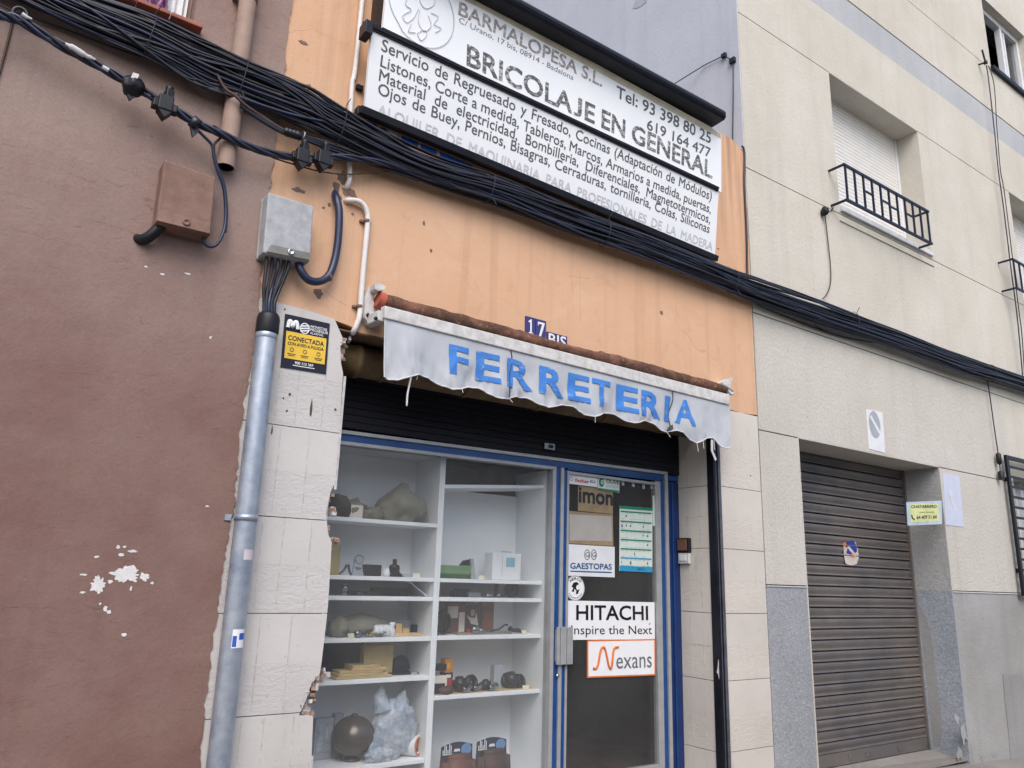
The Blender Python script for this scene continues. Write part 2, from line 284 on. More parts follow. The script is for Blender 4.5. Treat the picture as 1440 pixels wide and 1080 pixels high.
def obj(name, mb, mats, parent=None, label=None, cat=None, group=None, kind=None, bev=0, loc=None):
    mats = mats if isinstance(mats, (list, tuple)) else [mats]
    if parent:
        r = parent
        while r.parent: r = r.parent
        o0 = V(r.location); lo = V((0, 0, 0))
    else:
        xs = [v.x for v in mb.v]; ys = [v.y for v in mb.v]; zs = [v.z for v in mb.v]
        o0 = V(loc) if loc is not None else V(((min(xs)+max(xs))/2, (min(ys)+max(ys))/2, min(zs))); lo = o0
    me = bpy.data.meshes.new(name); me.from_pydata([tuple(v-o0) for v in mb.v], [], mb.f)
    for q in mats: me.materials.append(q)
    me.polygons.foreach_set('material_index', mb.m); me.polygons.foreach_set('use_smooth', mb.s)
    me.update()
    o = bpy.data.objects.new(name, me); COL.objects.link(o); o.location = lo
    if parent: o.parent = parent
    tag(o, label, cat, group, kind)
    if bev:
        bv = o.modifiers.new('bevel', 'BEVEL'); bv.width = bev; bv.segments = 2; bv.limit_method = 'ANGLE'; bv.angle_limit = rad(40)
    return o
def tag(o, label=None, cat=None, group=None, kind=None):
    for k, q in (('label', label), ('category', cat), ('group', group), ('kind', kind)):
        if q: o[k] = q
def thing(name, label, cat, loc, group=None):
    o = bpy.data.objects.new(name, None); COL.objects.link(o); o.location = V(loc); o.empty_display_size = .1; tag(o, label, cat, group); return o
def pq(mb, px, Y0, Y1, m=0):          # four photograph points on plane Y0, given depth to Y1
    a = [P(x, y, Y0) for x, y in px]; return mb.hexa(a, [V((q.x, Y1, q.z)) for q in a], m)
def smooth(pts, k=6):
    pts = [V(p) for p in pts]; o = []
    for i in range(len(pts)-1):
        p0, p1, p2, p3 = pts[max(i-1, 0)], pts[i], pts[i+1], pts[min(i+2, len(pts)-1)]
        for j in range(k):
            t = j/k; o.append(.5*((2*p1)+(p2-p0)*t+(2*p0-5*p1+4*p2-p3)*t*t+(3*p1-p0-3*p2+p3)*t**3))
    return o+[pts[-1]]
def pl(px, Y): return [P(q[0], q[1], q[2] if len(q) > 2 else Y) for q in px]
def rag(cx, cz, rx, rz, y, mb, m, n=14, seed=0, t=.002):   # a ragged flake lying on a wall
    rr = random.Random(seed); pts = []
    for i in range(n):
        a = 2*math.pi*i/n; k = .72+.45*mn.noise(V((math.cos(a)*1.5+seed*3.7, math.sin(a)*1.5, seed)))+rr.uniform(-.16, .16); pts.append((cx+math.cos(a)*rx*k, y-.00012*(seed % 7), cz+math.sin(a)*rz*k))
    yy = pts[0][1]; k = len(pts); q = [(cx, yy, cz)]+pts+[(x, yy+t+.002, z) for x, _, z in pts]
    mb.add(q, [(0, (i+1) % k+1, i+1) for i in range(k)]+[(i+1, (i+1) % k+1, (i+1) % k+1+k, i+1+k) for i in range(k)], m)

# ------------------------------------------------------------------ ground
def gz(x): return -.10-.036*(x-6)
mb = MB()
for x0, x1 in ((-30, 0), (0, 6), (6, 12), (12, 60)):
    mb.add([(x0, 7, gz(x0)), (x1, 7, gz(x1)), (x1, -1.5, gz(x1)), (x0, -1.5, gz(x0))], [(3, 2, 1, 0)])
    mb.add([(x0, -1.5, gz(x0)), (x1, -1.5, gz(x1)), (x1, -1.5, gz(x1)-.13), (x0, -1.5, gz(x0)-.13)], [(3, 2, 1, 0)])
obj('pavement', mb, m_pave, kind='structure', loc=(0, 0, gz(0)))
mb = MB(); mb.add([(-60, -1.5, gz(-60)-.13), (90, -1.5, gz(90)-.13), (90, -80, gz(90)-.13), (-60, -80, gz(-60)-.13)], [(3, 2, 1, 0)])
obj('road', mb, m_road, kind='structure', loc=(0, -4, gz(0)))

# ------------------------------------------------------------------ house on the other side of the narrow street (reflected in the panes)
OH = thing('opposite_house', 'plain pale house across the street, only mirrored in the shop glass', 'house', (2, -9.2, gz(2)-.13))
mb = MB(); mb.box(-16, 24, -15, -9.6, -1.2, 3.9); obj('wall', mb, M('opposite_house_render', C(196, 190, 180), .9, var=.12, scale=1), OH)
for i in range(9):
    for z in (.9,): mb = MB(); x = -14+4.2*i; mb.box(x, x+1.2, -9.6, -9.56, z, z+1.7); obj('window', mb, m_void, OH)

# ------------------------------------------------------------------ maroon town house (left)
MX = 1.085
sillp = P(283, 42, -.03); zs = sillp.z; wx1 = P(274, 14, 0).x
B1 = thing('town_house', 'maroon plastered town house wall with rough cracked surface, left of the shop', 'house', (MX-3, 0, gz(-1)))
mb = MB(); rr = random.Random(3)
edge = []; z = -.4
EL = [(q.z, q.x) for q in (P(x, y, -.012) for x, y in ((276, 1180), (283, 1075), (297, 909), (326, 720), (346, 560), (366, 420), (372, 300)))]
def medge(z):
    if z >= EL[-1][0]: return MX
    for (za, xa), (zb, xb) in zip(EL, EL[1:]):
        if z <= zb: return xa+(xb-xa)*max(0, (z-za)/(zb-za))
while z < 7.5:
    edge.append((medge(z)+rr.uniform(-.007, .007)+.022*mn.noise(V((z*2.1, 3, 1)))+.012*mn.noise(V((z*9, 5, 1))), z)); z += rr.uniform(.012, .04)
YM = -.012
face = [(-6, -.4)]+edge+[(wx1, 7.5), (wx1, zs), (wx1-1.15, zs), (wx1-1.15, 7.5), (-6, 7.5)]
mb.ext([(x, YM, z) for x, z in face], (0, .26, 0))
mb.box(-6, MX-.031, .2485, 8, -.4, zs-.25); mb.box(-6, MX-.03, .6, 8, zs-.25, 7.45)
# bare white plaster where the paint has flaked off
for i, (x, y, a, b) in enumerate([(180, 808, 22, 11), (137, 822, 10, 12), (203, 812, 7, 6), (166, 769, 3, 3), (171, 780, 5, 3), (186, 775, 8, 2), (175, 769, 2.5, 2), (116, 833, 5, 2), (148, 856, 3, 4), (141, 849, 2, 2), (153, 861, 4, 3), (117, 808, 7, 1.5), (155, 818, 4, 3), (184, 828, 2, 4), (214, 820, 2.5, 2), (136, 783, 4, 2), (205, 375, 3, 1.5), (228, 386, 4, 2), (264, 385, 6, 1.6), (174, 893, 4, 3), (291, 712, 3, 1.5), (296, 475, 2, 3)]):
    c = P(x, y, YM); s = 4.4/1078*1.05; rag(c.x, c.z, a*s*.85, b*s*.85, YM-.0012, mb, 1, 46 if a > 6 else 12, i, .001)
# white render edge exposed along the joint with the tiles
q = [(x-.004, z) for i, (x, z) in enumerate(edge) if -.3 < z < 2.74]
obj('wall', mb, [m_ma, m_wchip, m_plas], B1)
mb = MB(); mb.box(wx1-1.15, wx1, .2, .248, zs, 7.5); wn = obj('window', mb, m_void, B1)
mb = MB(); mb.box(wx1-.07, wx1-.002, .12, .18, zs+.03, 7.5); mb.box(wx1-1.14, wx1-.07, .12, .18, zs+.03, zs+.09); obj('window_frame', mb, m_pipe, wn)
mb = MB(); x1 = sillp.x
n = 8; tw = 1.32/n
for i in range(n): mb.box(x1-tw*(i+1)+.004, x1-tw*i, -.075, .12, zs-.018+.002*(i % 2), zs+.006)
obj('window_sill', mb, m_terra, B1, bev=.004)
# cloth and curtain in that window
mb = MB(); rr = random.Random(5)
for i in range(26):
    x = wx1-.16-.02*i; a = [V((x+rr.uniform(-.03, .03), .05+rr.uniform(-.03, .03), zs+.05+.06*k+rr.uniform(-.02, .02))) for k in range(7)]
    mb.tube(smooth(a, 4), .009, 5)
mb.box(wx1-.72, wx1-.13, .07, .085, zs+.008, zs+.55)
obj('patterned_cloth', mb, m_pink, label='crumpled purple and pink patterned cloth behind the terracotta window sill', cat='cloth')
mb = MB(); pts = []
for i in range(9): pts.append((wx1-.13+.013*i, .09+.012*math.sin(i*1.9)))
for (xa, ya), (xb, yb) in zip(pts, pts[1:]): mb.hexa([(xa, ya, zs+.012), (xb, yb, zs+.012), (xb, yb, zs+.6), (xa, ya, zs+.6)], [(xa, ya+.006, zs+.012), (xb, yb+.006, zs+.012), (xb, yb+.006, zs+.6), (xa, ya+.006, zs+.6)])
obj('curtain', mb, m_wht, label='small white curtain at the corner of the top left window', cat='curtain')

# ------------------------------------------------------------------ shop building (orange)
X0, X1 = MX-.03, 5.30; XL, XR = 1.66, 4.712; ZT = P(1030, 200, 0).z; ZO = 2.78; SH = .375
B2 = thing('shop_building', 'orange plastered shop front with stone tiled piers between the maroon house and the beige block', 'shop', (3.2, 0, gz(3)))
mb = MB(); rr = random.Random(11)
bot = []
for x, y in [(385, 425), (395, 428), (430, 437), (470, 450), (494, 459)]: q = P(x, y, 0); bot.append((q.x, q.z))
low = [(XL+.02, 2.775), (XR-.05, ZO), (4.78, 2.805), (4.95, 2.812), (5.1, 2.80), (X1, 2.815)]
top = [(X1, ZT-.02), (5.2, ZT-.01), (5.13, ZT+.035), (4.9, ZT+.03), (X0, ZT+.03)]
mb.ext([(x, 0, z) for x, z in [(X0, 2.79)]+bot+low+top], (0, .30, 0))
mb.box(X0, X1, .30, .31, 2.70, ZT)       # inner face
mb.box(XL-.2, XR+.2, .002, .30, 2.765, 2.774, 2)
chips = [(473, 263, 7, 11), (436, 487-4, 9, 8), (426, 60, 8, 4), (420, 268, 9, 4), (596, 314, 2.5, 4), (606, 352, 2.5, 3), (930, 440, 4.5, 6), (496, 301, 2.5, 2.5), (434, 122, 5, 5), (388, 100, 3, 2), (455, 292, 3, 2), (463, 288, 3, 4), (447, 412, 8, 8), (481, 250, 10, 12), (492, 272, 14, 9), (474, 277, 9, 5), (392, 70, 2, 14), (1010, 350, 3, 2)]
for i, (x, y, a, b) in enumerate(chips):
    c = P(x, y, 0); s = c.length*0+4.9/1078; rag(c.x, c.z, a*s, b*s, -.0025, mb, 1, 12, i+50)
for px in ([(455, 395), (452, 402), (449, 399)], [(805, 395), (806, 440)], [(815, 380), (816, 452)], [(800, 388), (830, 392)], [(410, 0), (406, 22), (402, 58)], [(440, 135), (462, 138), (478, 148), (490, 156)], [(452, 404), (470, 420), (488, 430)]):
    mb.tube([P(x, y, .0005) for x, y in px], .0009, 4, 1)
obj('wall', mb, [m_or, m_chip, m_soff], B2)
mb = MB()                                 # party walls, roof slab and room behind
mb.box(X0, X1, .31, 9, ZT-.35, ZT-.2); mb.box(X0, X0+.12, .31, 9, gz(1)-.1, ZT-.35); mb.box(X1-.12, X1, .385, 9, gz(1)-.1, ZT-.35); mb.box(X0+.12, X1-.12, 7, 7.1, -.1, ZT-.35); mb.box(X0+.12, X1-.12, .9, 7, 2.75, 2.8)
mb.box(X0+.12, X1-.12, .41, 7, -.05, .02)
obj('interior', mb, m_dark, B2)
# tiled piers
ZC = [.245, .73, 1.21, 1.69, 2.17]
def pxx(z, lst):                           # right edge of left pier by height
    for (xa, za), (xb, zb) in zip(lst, lst[1:]):
        if zb <= z <= za: return xa+(xb-xa)*(z-za)/(zb-za)
    return lst[-1][0]
eg = [(P(x, y, 0).x, P(x, y, 0).z) for x, y in [(489, 462), (486, 478), (478, 487), (479, 510), (482, 525), (477, 600), (472, 664), (472, 678), (465, 690), (458, 722), (461, 752), (466, 762), (464, 800), (461, 850), (458, 878), (451, 938), (449, 948), (437, 962), (430, 984), (420, 1006), (440, 1007), (437, 1080)]]
eg = [(1.625, 3)]+eg+[(1.62, -.5)]
mb = MB()
lev = [-.15]+ZC+[2.66]
for i, (za, zb) in enumerate(zip(lev, lev[1:])):
    a, b = za+.0022, (zb-.0022 if i < 5 else 2.79)
    mid = sorted([z for x, z in eg if a < z < b]); R = [(pxx(z, eg), z) for z in [a]+mid+[b]]
    if i == 5:
        R = [(pxx(z, eg), z) for z in [a]+[z for z in mid if z < 2.70]+[2.70]]
        L = [(x, z+.004) for x, z in bot[::-1] if x < R[-1][0]]
        poly = [(MX-.09, a)]+R+L+[(MX-.09, L[-1][1] if L else 2.79)]
    else: poly = [(MX-.09, a)]+R+[(MX-.09, b)]
    zm = a+(b-a)*(.5 if i < 5 else .46)
    def cut(pp, lo):
        o = []
        for (xa, za_), (xb, zb2) in zip(pp, pp[1:]+pp[:1]):
            ia, ib = (za_ <= zm) == lo, (zb2 <= zm) == lo
            if ia: o.append((xa, za_))
            if ia != ib: o.append((xa+(xb-xa)*(zm-za_)/(zb2-za_), zm))
        return o
    mb.ext([(x, -.004, z) for x, z in cut(poly, True)], (0, .03, 0), 0); mb.ext([(x, -.0045, z) for x, z in cut(poly, False)], (0, .03, 0), 1)
    for x in (MX+.16, MX+.27, MX+.42) if i % 2 else (MX+.2, MX+.36): mb.box(x, x+.006, -.0055, 0, a+.02, min(b, 2.6)-.01, 2)
    mb.box(MX-.09, 1.50, .004, .03, za-.004, za+.004, 3)
mb.box(MX-.02, XL-.09, .0262, SH+.05, -.15, 2.71, 4); mb.box(XL-.09, XL-.055, .03, SH+.05, -.15, 2.71, 5)
# crumbled masonry showing at the broken corner
rr = random.Random(21)
for i in range(60):
    y = rr.choice([rr.uniform(690, 765), rr.uniform(940, 1008), rr.uniform(940, 1008), rr.uniform(465, 500)])
    c = P(0, y, 0).z; zc = P(450, y, 0).z; xe = pxx(zc, eg)
    mb.boxr((xe+rr.uniform(-.012, .05), .02+rr.uniform(-.01, .03), zc), (rr.uniform(.008, .03), .04, rr.uniform(.008, .035)), rr.uniform(-.5, .5), rr.choice([4, 4, 5]), rr.uniform(-.5, .5))
mb.box(XL-.05, XL-.035, -.001, .012, .83, 1.6, 5); mb.box(XL-.045, XL-.03, -.001, .012, 1.86, 2.5, 5); mb.box(XL-.05, XL-.03, -.001, .012, -.1, .52, 5)
for i, (x, y, a, b) in enumerate([(403, 578, 2, 2), (398, 560, 1.5, 1.5), (407, 555, 2, 3), (471, 576, 2, 2), (400, 435, 2, 2), (437, 575, 2, 14), (372, 620-25, 2, 5), (382, 605, 1.5, 8)]): 
    c = P(x, y, 0); rag(c.x, c.z, a*.0042, b*.0042, -.0062, mb, 3, 8, i)
obj('pier', mb, [m_tr, m_ts, m_plas, m_gro, m_brick, m_plas], B2, label='left pier of pale stone tiles with a broken brick corner')
mb = MB(); lev = [-.4, .245, .73, 1.21, 1.69, 2.17, 2.66]
for i, (za, zb) in enumerate(zip(lev, lev[1:])):
    a, b = za+.0022, zb-.0022 if i < 5 else 2.80
    zm = (a+b)/2; b2 = b if i < 5 else 2.76
    mb.box(XR+.085, X1-.004, -.004, .03, a, zm, 0); mb.box(XR+.085, X1-.004, -.0045, .03, zm, b, 1); mb.box(XR, XR+.03, .052, SH-.0, a, zm, 0); mb.box(XR-.0005, XR+.03, .052, SH-.0, zm, b2, 1)
    mb.box(XR+.03, X1-.004, .004, .035, za-.004, za+.004, 3); mb.box(XR+.006, XR+.04, .06, SH, za-.004, za+.004, 3)
    for y in (.135, .26): mb.box(XR-.0015, XR+.003, y, y+.005, a+.03, b-.03, 2)
    if i % 2 == 0: mb.box(XR-.0015, XR+.003, .07, .3, (a+b)/2, (a+b)/2+.006, 2)
mb.box(XR+.03, X1-.004, .035, SH+.01, -.4, 2.76, 4)
c = P(1055, 669, 0); rag(c.x, c.z, .008, .008, -.0062, mb, 3, 8, 3)
c = P(1008, 942, 0); rag(c.x+.02, c.z, .03, .07, -.0066, mb, 4, 11, 9)
obj('pier', mb, [m_trb, m_tsb, m_plas, m_gro, m_plas], B2, label='right pier of cream stone tiles')
# roller curtain over the shop front
mb = MB(); z0 = 2.275; k = 0
while z0 < 2.60:
    mb.ext([(XL-.05, .345, z0), (XL-.05, .3425, z0+.004), (XL-.05, .342, z0+.036), (XL-.05, .345, z0+.042), (XL-.05, .36, z0+.042), (XL-.05, .36, z0)], (XR-XL+.05-.002, 0, 0)); z0 += .044
obj('roller_curtain', mb, m_slat, B2)
mb = MB(); c = V((XL-.04, .20, 2.66)); mb.lathe([(0, 0), (.095, 0), (.095, .12), (.102, .12), (.102, .16), (.095, .16), (.095, XR-XL+.03), (0, XR-XL+.03)], c, (1, 0, 0), 24)
for i in range(5): mb.lathe([(.097, .3+i*.6), (.101, .3+i*.6), (.101, .33+i*.6), (.097, .33+i*.6)], c, (1, 0, 0), 24)
obj('curtain_roll', mb, m_coil, B2)
mb = MB(); q = P(772, 628, .33); mb.box(q.x-.045, q.x+.045, .318, .331, q.z-.022, q.z+.022, 0); mb.box(q.x-.012, q.x+.03, .312, .319, q.z-.012, q.z+.012, 1); obj('curtain_lock', mb, [m_galv, m_blkp], B2, bev=.003)

# shop front frame
def hz(x, pts):                            # height of the frame head at x (it sags a little)
    (xa, za), (xb, zb) = pts; return za+(zb-za)*(x-xa)/(xb-xa)
HL = ((P(483, 606, SH).x, P(483, 606, SH).z), (P(948, 666, SH).x, P(948, 666, SH).z))
def head(mb, xa, xb, d0, d1, y0, y1, m):
    mb.hexa([(xa, y0, hz(xa, HL)-d1), (xb, y0, hz(xb, HL)-d1), (xb, y0, hz(xb, HL)-d0), (xa, y0, hz(xa, HL)-d0)], [(xa, y1, hz(xa, HL)-d1), (xb, y1, hz(xb, HL)-d1), (xb, y1, hz(xb, HL)-d0), (xa, y1, hz(xa, HL)-d0)], m)
def X(px, py=860): return P(px, py, SH).x
xm = [P(x, 850, SH).x for x in (771, 776, 783, 787.5, 793, 795.5)]     # display jamb, blue, light rib, blue, door rib
xd = [P(x, 850, SH).x for x in (923, 929, 934, 938, 956)]
mb = MB()
head(mb, XL-.1, xd[3], 0, .022, SH-.035, SH+.05, 0); head(mb, XL-.1, XR, .0225, .066, SH-.02, SH+.05, 1); head(mb, XL-.1, xm[1], .0665, .088, SH-.03, SH+.045, 0)
head(mb, xm[4], xd[1], .0665, .078, SH-.026, SH+.02, 1)
zb = gz(3)
def bar(xa, xb, y0, y1, m, top=.0885): mb.box(xa, xb, y0, y1, zb, hz(xa, HL)-top, m)
bar(xm[0], xm[1]-.0005, SH-.03, SH+.045, 0); bar(xm[1], xm[2], SH-.018, SH+.04, 1, .067); bar(xm[2]+.0005, xm[3], SH-.03, SH+.04, 0, .0675); bar(xm[3]+.0005, xm[4], SH-.018, SH+.04, 1, .079)
bar(xd[1], xd[2], SH-.02, SH+.04, 1, .079); bar(xd[2]+.0005, xd[3], SH-.036, SH+.04, 0, .0228); 
mb.box(xd[3]+.0005, XR-.002, SH-.02, SH+.05, zb, 2.215, 2); mb.box(xd[3]+.05, xd[3]+.058, SH-.032, SH-.02, zb, 2.2, 1)
mb.box(XL-.1, xm[0], SH-.02, SH+.04, .02, .12, 0); mb.box(XL-.1, xm[0], SH-.02, SH+.04, zb, .0195, 1)
obj('shop_front_frame', mb, [m_alu, m_blue, m_dkblue], B2, bev=.002)
mb = MB(); mb.box(XL-.08, xm[0], SH+.006, SH+.012, .12, 2.20); obj('display_pane', mb, m_glass, B2)
D = thing('shop_door', 'glass shop door in blue and silver frame covered with advertising plates', 'door', (xm[4], SH, zb))
mb = MB(); zt = lambda x: hz(x, HL)-.0795
def dbar(xa, xb, y0, y1, z0, z1, m): mb.box(xa, xb, y0, y1, z0, z1, m)
dbar(xm[4]+.001, xm[5]+.004, SH-.022, SH+.03, zb+.02, zt(xm[4])-.002, 0); dbar(xd[0]-.012, xd[1]-.001, SH-.02, SH+.03, zb+.02, zt(xd[0])-.002, 0)
dbar(xm[5]+.0045, xd[0]-.0125, SH-.018, SH+.03, zt(xm[4])-.026, zt(xm[4])-.004, 0); dbar(xm[5]+.0045, xd[0]-.0125, SH-.018, SH+.03, zb+.02, zb+.12, 0)
q = P(919, 690, SH); dbar(q.x-.015, xd[0]-.0125, SH-.01, SH+.002, 1.25+.6, 2.09, 1)
for o in (D,): obj('door_frame', mb, [m_alu, m_mint], D, bev=.002)
mb = MB(); mb.box(xm[5]+.005, xd[0]-.013, SH+.004, SH+.010, zb+.12, zt(xm[4])-.027); obj('door_pane', mb, m_dglass, D)
mb = MB(); a = P(784, 882, SH-.05); b = P(806, 934, SH-.05)
n = 5
for i in range(n):
    xa = a.x+(b.x-a.x)*i/n; xb = a.x+(b.x-a.x)*(i+1)/n; mb.box(xa, xb-.003, SH-.05-(.006 if i % 2 else 0), SH-.034, b.z, a.z)
mb.box(a.x, b.x, SH-.0338, SH-.0225, b.z+.02, a.z-.02); obj('door_handle', mb, m_alu, D, bev=.002)
mb = MB(); q = P(783, 950, SH-.02); mb.lathe([(0, 0), (.012, 0), (.012, .012), (0, .012)], (q.x, SH-.022, q.z), (0, -1, 0), 14); obj('lock', mb, m_steel, D)
# metal corner post of the opening
mb = MB(); px0, px1 = P(996, 900, -.01).x, P(1010, 900, -.01).x
a, b = XR-.008, XR+.060
mb.box(a, b, -.02, .048, gz(4.7), 2.62, 0); mb.box(b-.022, b+.006, -.028, -.0205, gz(4.7), 2.55, 1); mb.box(a+.02, a+.027, -.024, -.0202, gz(4.7), 2.6, 1)
obj('metal_post', mb, [m_blk, M('grey_scuffed_metal', C(104, 106, 116), .5, .3, .3, 12)], label='dark metal corner post beside the shop door, scuffed grey edge', cat='post', bev=.003)
# electric box and switch on the reveal
mb = MB(); a = PX(955, 757, XR-.002); b = PX(973, 777, XR-.002); y0, y1 = min(a.y, b.y), max(a.y, b.y)
T = thing('electric_box', 'small brown lidded box on the tiled reveal right of the door', 'box', (XR, (y0+y1)/2, b.z))
mb.box(XR-.035, XR-.002, y0, y1, b.z, a.z); obj('housing', mb, m_blkp, T, bev=.008)
mb = MB(); mb.box(XR-.04, XR-.0352, y0+.02, y1-.012, b.z+.015, a.z-.012); obj('lid', mb, M('smoky_brown_lid', C(122, 92, 74), .3, var=.2, spec=.5), T, bev=.003)
T = thing('light_switch', 'grey white rocker switch mounted directly under the brown box', 'switch', (XR, (y0+y1)/2, b.z-.1))
c = PX(964, 793, XR-.002); mb = MB(); mb.box(XR-.03, XR-.002, y0+.01, y1-.008, c.z, b.z-.004); obj('housing', mb, m_whtd, T, bev=.006)
mb = MB(); mb.box(XR-.036, XR-.0302, y0+.035, y1-.025, c.z+.022, b.z-.018); obj('rocker', mb, m_wht, T, bev=.003)

# ------------------------------------------------------------------ beige block (right)
BX0, BX1 = X1+.014, 24.
def zg(pts): return sum(P(x, y, 0).z for x, y in pts)/len(pts)
g1 = zg([(1047, 25), (1162, 100), (1290, 183), (1412, 264)]); g2 = zg([(1052, 236), (1157, 290), (1302, 361), (1426, 422)])
b0 = zg([(1137, 0), (1440, 219)]); b1 = zg([(1194, 0), (1440, 192)]); g3 = zg([(1061, 440), (1165, 474), (1440, 569)]); g4 = zg([(1068, 602), (1123, 614), (1324, 660), (1414, 677)]); g5 = zg([(1075, 820), (1134, 821), (1338, 832), (1437, 837)])
g6 = P(1276, 0, 0).z
SX0, SX1 = (P(1124, 630, 0).x+P(1150, 1060, 0).x)/2, 8.29
WX0, WX1 = P(1166, 110, 0).x, P(1290, 183, 0).x; WZ0 = P(1171, 292, 0).z
V0, V1 = P(1419, 275, 0).x, P(1419, 275, 0).x+WX1-WX0           # second window to the right
U0 = P(1381, 6, 0).x; U1 = U0+1.45; UZ0 = P(1386, 90, 0).z; UZ1 = UZ0+1.25
GX0 = P(1424, 670, 0).x; GX1 = GX0+1.5; GZ0 = P(1436, 825, 0).z; GZ1 = g4+.06
B3 = thing('apartment_block', 'beige rendered apartment block with grey band, shuttered windows and a garage door', 'apartment block', (9, 0, gz(9)))
xs = sorted([BX0, SX0, SX1, WX0, WX1, V0, V1, U0, U1, GX0, GX1, BX1]); 
zs_ = [-.9, g5, g4, g3, g2, g1, b0, b1, g6, UZ1+2.2]
op = [(SX0, SX1, -.9, g4, .4), (WX0, WX1, WZ0, g1, .28), (V0, V1, WZ0, g1, .28), (U0, U1, UZ0, UZ1, .22), (GX0, GX1, GZ0, GZ1, .2)]
zs2 = sorted(set(zs_+[WZ0, UZ0, UZ1, GZ0, GZ1])); zs2 = [z for i, z in enumerate(zs2) if i == 0 or z-zs2[i-1] > 1e-4]
mb = MB()
def inside(x, z): return any(a < x < b and c < z < d for a, b, c, d, e in op)
groove = set(round(z, 5) for z in (g1, g2, g3, g4, g5, b0, b1, g6))
for xa, xb in zip(xs, xs[1:]):
    for za, zb_ in zip(zs2, zs2[1:]):
        xm_, zm_ = (xa+xb)/2, (za+zb_)/2
        if inside(xm_, zm_): continue
        m = 0; y = 0
        if b0 < zm_ < b1: m = 2; y = .006
        if zm_ < g5: m = 3 if xm_ < SX0 else 4; y = .004
        elif zm_ < g3 and xm_ < GX0: m = 1
        elif xm_ < SX0 and zm_ < g2: m = 0
        lo = za+.005 if round(za, 5) in groove else za; hi = zb_-.005 if round(zb_, 5) in groove else zb_
        mb.box(xa, xb, y, .2, lo, hi, m)
for xa, xb in zip(xs, xs[1:]):                # body of the wall behind the render
    for za, zb_ in zip(zs2, zs2[1:]):
        if not inside((xa+xb)/2, (za+zb_)/2): mb.box(xa, xb, .013 if 0 else .012, .42, za, zb_, 5)
for a, b, c, d, e in op:                       # reveals
    jm = 6 if c < 0 else 7
    
    if b == SX1: mb.box(b-.003, b+.012, .001, e+.02, g5, d, 11); mb.box(b-.0045, b+.012, .001, e+.02, -.9, g5, 6)
    else: mb.box(b-.003, b+.012, .001, e+.02, max(c, -.9), d, 7)
    mb.box(a-.012, a+.003, .001, e+.02, max(c, -.9), d, 7)
    mb.box(a+.003, b-.003, .001, e+.02, d-.003, d+.012, 0)
# pale arris along the grooves
mb.box(BX0, SX0, -.004, .0, g5-.012, g5-.004, 8); mb.box(SX1, GX0, -.004, .0, g5-.014, g5-.004, 8)
# cement repairs, peeled paint and flakes at the foot of the wall
def patch(px, Y, m, t=.006):
    a = [P(x, y, Y) for x, y in px]; mb.ext([(q.x, -t, q.z) for q in a], (0, t+.003, 0), m)
patch([(1410, 948), (1415, 945), (1421, 949), (1429, 946), (1436, 950), (1445, 972), (1450, 985), (1470, 1000), (1470, 1080), (1422, 1080), (1418, 1030), (1413, 985)], 0, 4+5)
for i, (x, y, a, b_) in enumerate([(1356, 1032, 9, 16), (1350, 1060, 8, 12), (1374, 1030, 8, 6), (1367, 1056, 4, 14), (1346, 1012, 6, 8), (1382, 1066, 9, 6), (1384, 870, 2, 2), (1400, 1062, 14, 5), (1361, 1010, 4, 4)]): c = P(x, y, 0); rag(c.x, c.z, a*.0085, b_*.0072, .0025, mb, 9 if i % 2 else 4, 22, i+70, .002)
mb.ext([PX(x, y, SX1-.004) for x, y in [(1318, 980), (1326, 986), (1334, 993), (1340, 990), (1337, 1020), (1345, 1040), (1344, 1072), (1330, 1072), (1322, 1030)]], (.006, 0, 0), 9)
mb.ext([PX(x, y, SX1-.005) for x, y in [(1284, 825), (1290, 832), (1292, 850), (1302, 866), (1306, 880), (1312, 910), (1316, 945), (1322, 990), (1325, 1030), (1322, 1050), (1313, 1050), (1306, 990), (1296, 900)]], (.006, 0, 0), 9)
mb.box(BX0, BX1, .42, 9.4, b1+3, b1+3.05, 5)
obj('wall', mb, [m_con, m_pit, m_band, m_pl, m_pl2, m_gro, m_jamb, m_con, m_sill, m_cem, m_plas, m_jamb2], B3)
mb = MB(); mb.box(BX0-.012, BX0-.0005, .006, .4205, ZT-.6, UZ1+2.2); mb.box(BX0-.012, BX0+.25, .421, 9.5, -.9, UZ1+2.2); mb.box(BX0+.25, BX1, 9.2, 9.5, -.9, UZ1+2.2); mb.box(BX1-.25, BX1, .421, 9.2, -.9, UZ1+2.2)
a = PX(902, 4, BX0-.016); rr = random.Random(9)
mb.ext([(BX0-.016, a.y+math.cos(t*.7)*.17*(.6+.5*rr.random()), a.z+.03+math.sin(t*.7)*.1*(.6+.5*rr.random())) for t in range(9)], (.008, 0, 0), 1)
obj('party_wall', mb, [m_party, m_band], B3)
mb = MB(); mb.box(BX0+.25, BX1-.25, .95, .97, -.9, UZ1+2.2); obj('interior', mb, m_void, B3)
# garage shutter
mb = MB(); zt_ = g4; zbm = P(1232, 1068, .4).z; n = 28; h = (zt_-zbm-.12)/n
for i in range(n):
    z = zbm+.12+i*h
    o_ = .0015*math.sin(i*2.3); prof = [(.43, z), (.386+o_, z+h*.01), (.381+o_, z+h*.06), (.383+o_, z+h*.14), (.404, z+h*.2), (.401, z+h*.32), (.393+o_, z+h*.55), (.392+o_, z+h*.75), (.398, z+h*.9), (.415, z+h*.95), (.43, z+h*.95)]
    mb.ext([(SX0+.02, y, q) for y, q in prof], (SX1-SX0-.04, 0, 0), 0)
mb.box(SX0, SX1, .425, .432, zbm, zt_, 1); mb.box(SX0+.003, SX0+.03, .37, .424, zbm, zt_-.003, 0); mb.box(SX1-.032, SX1-.003, .37, .424, zbm, zt_-.003, 0)
o = obj('garage_shutter', mb, [m_shut, m_shutd], B3)
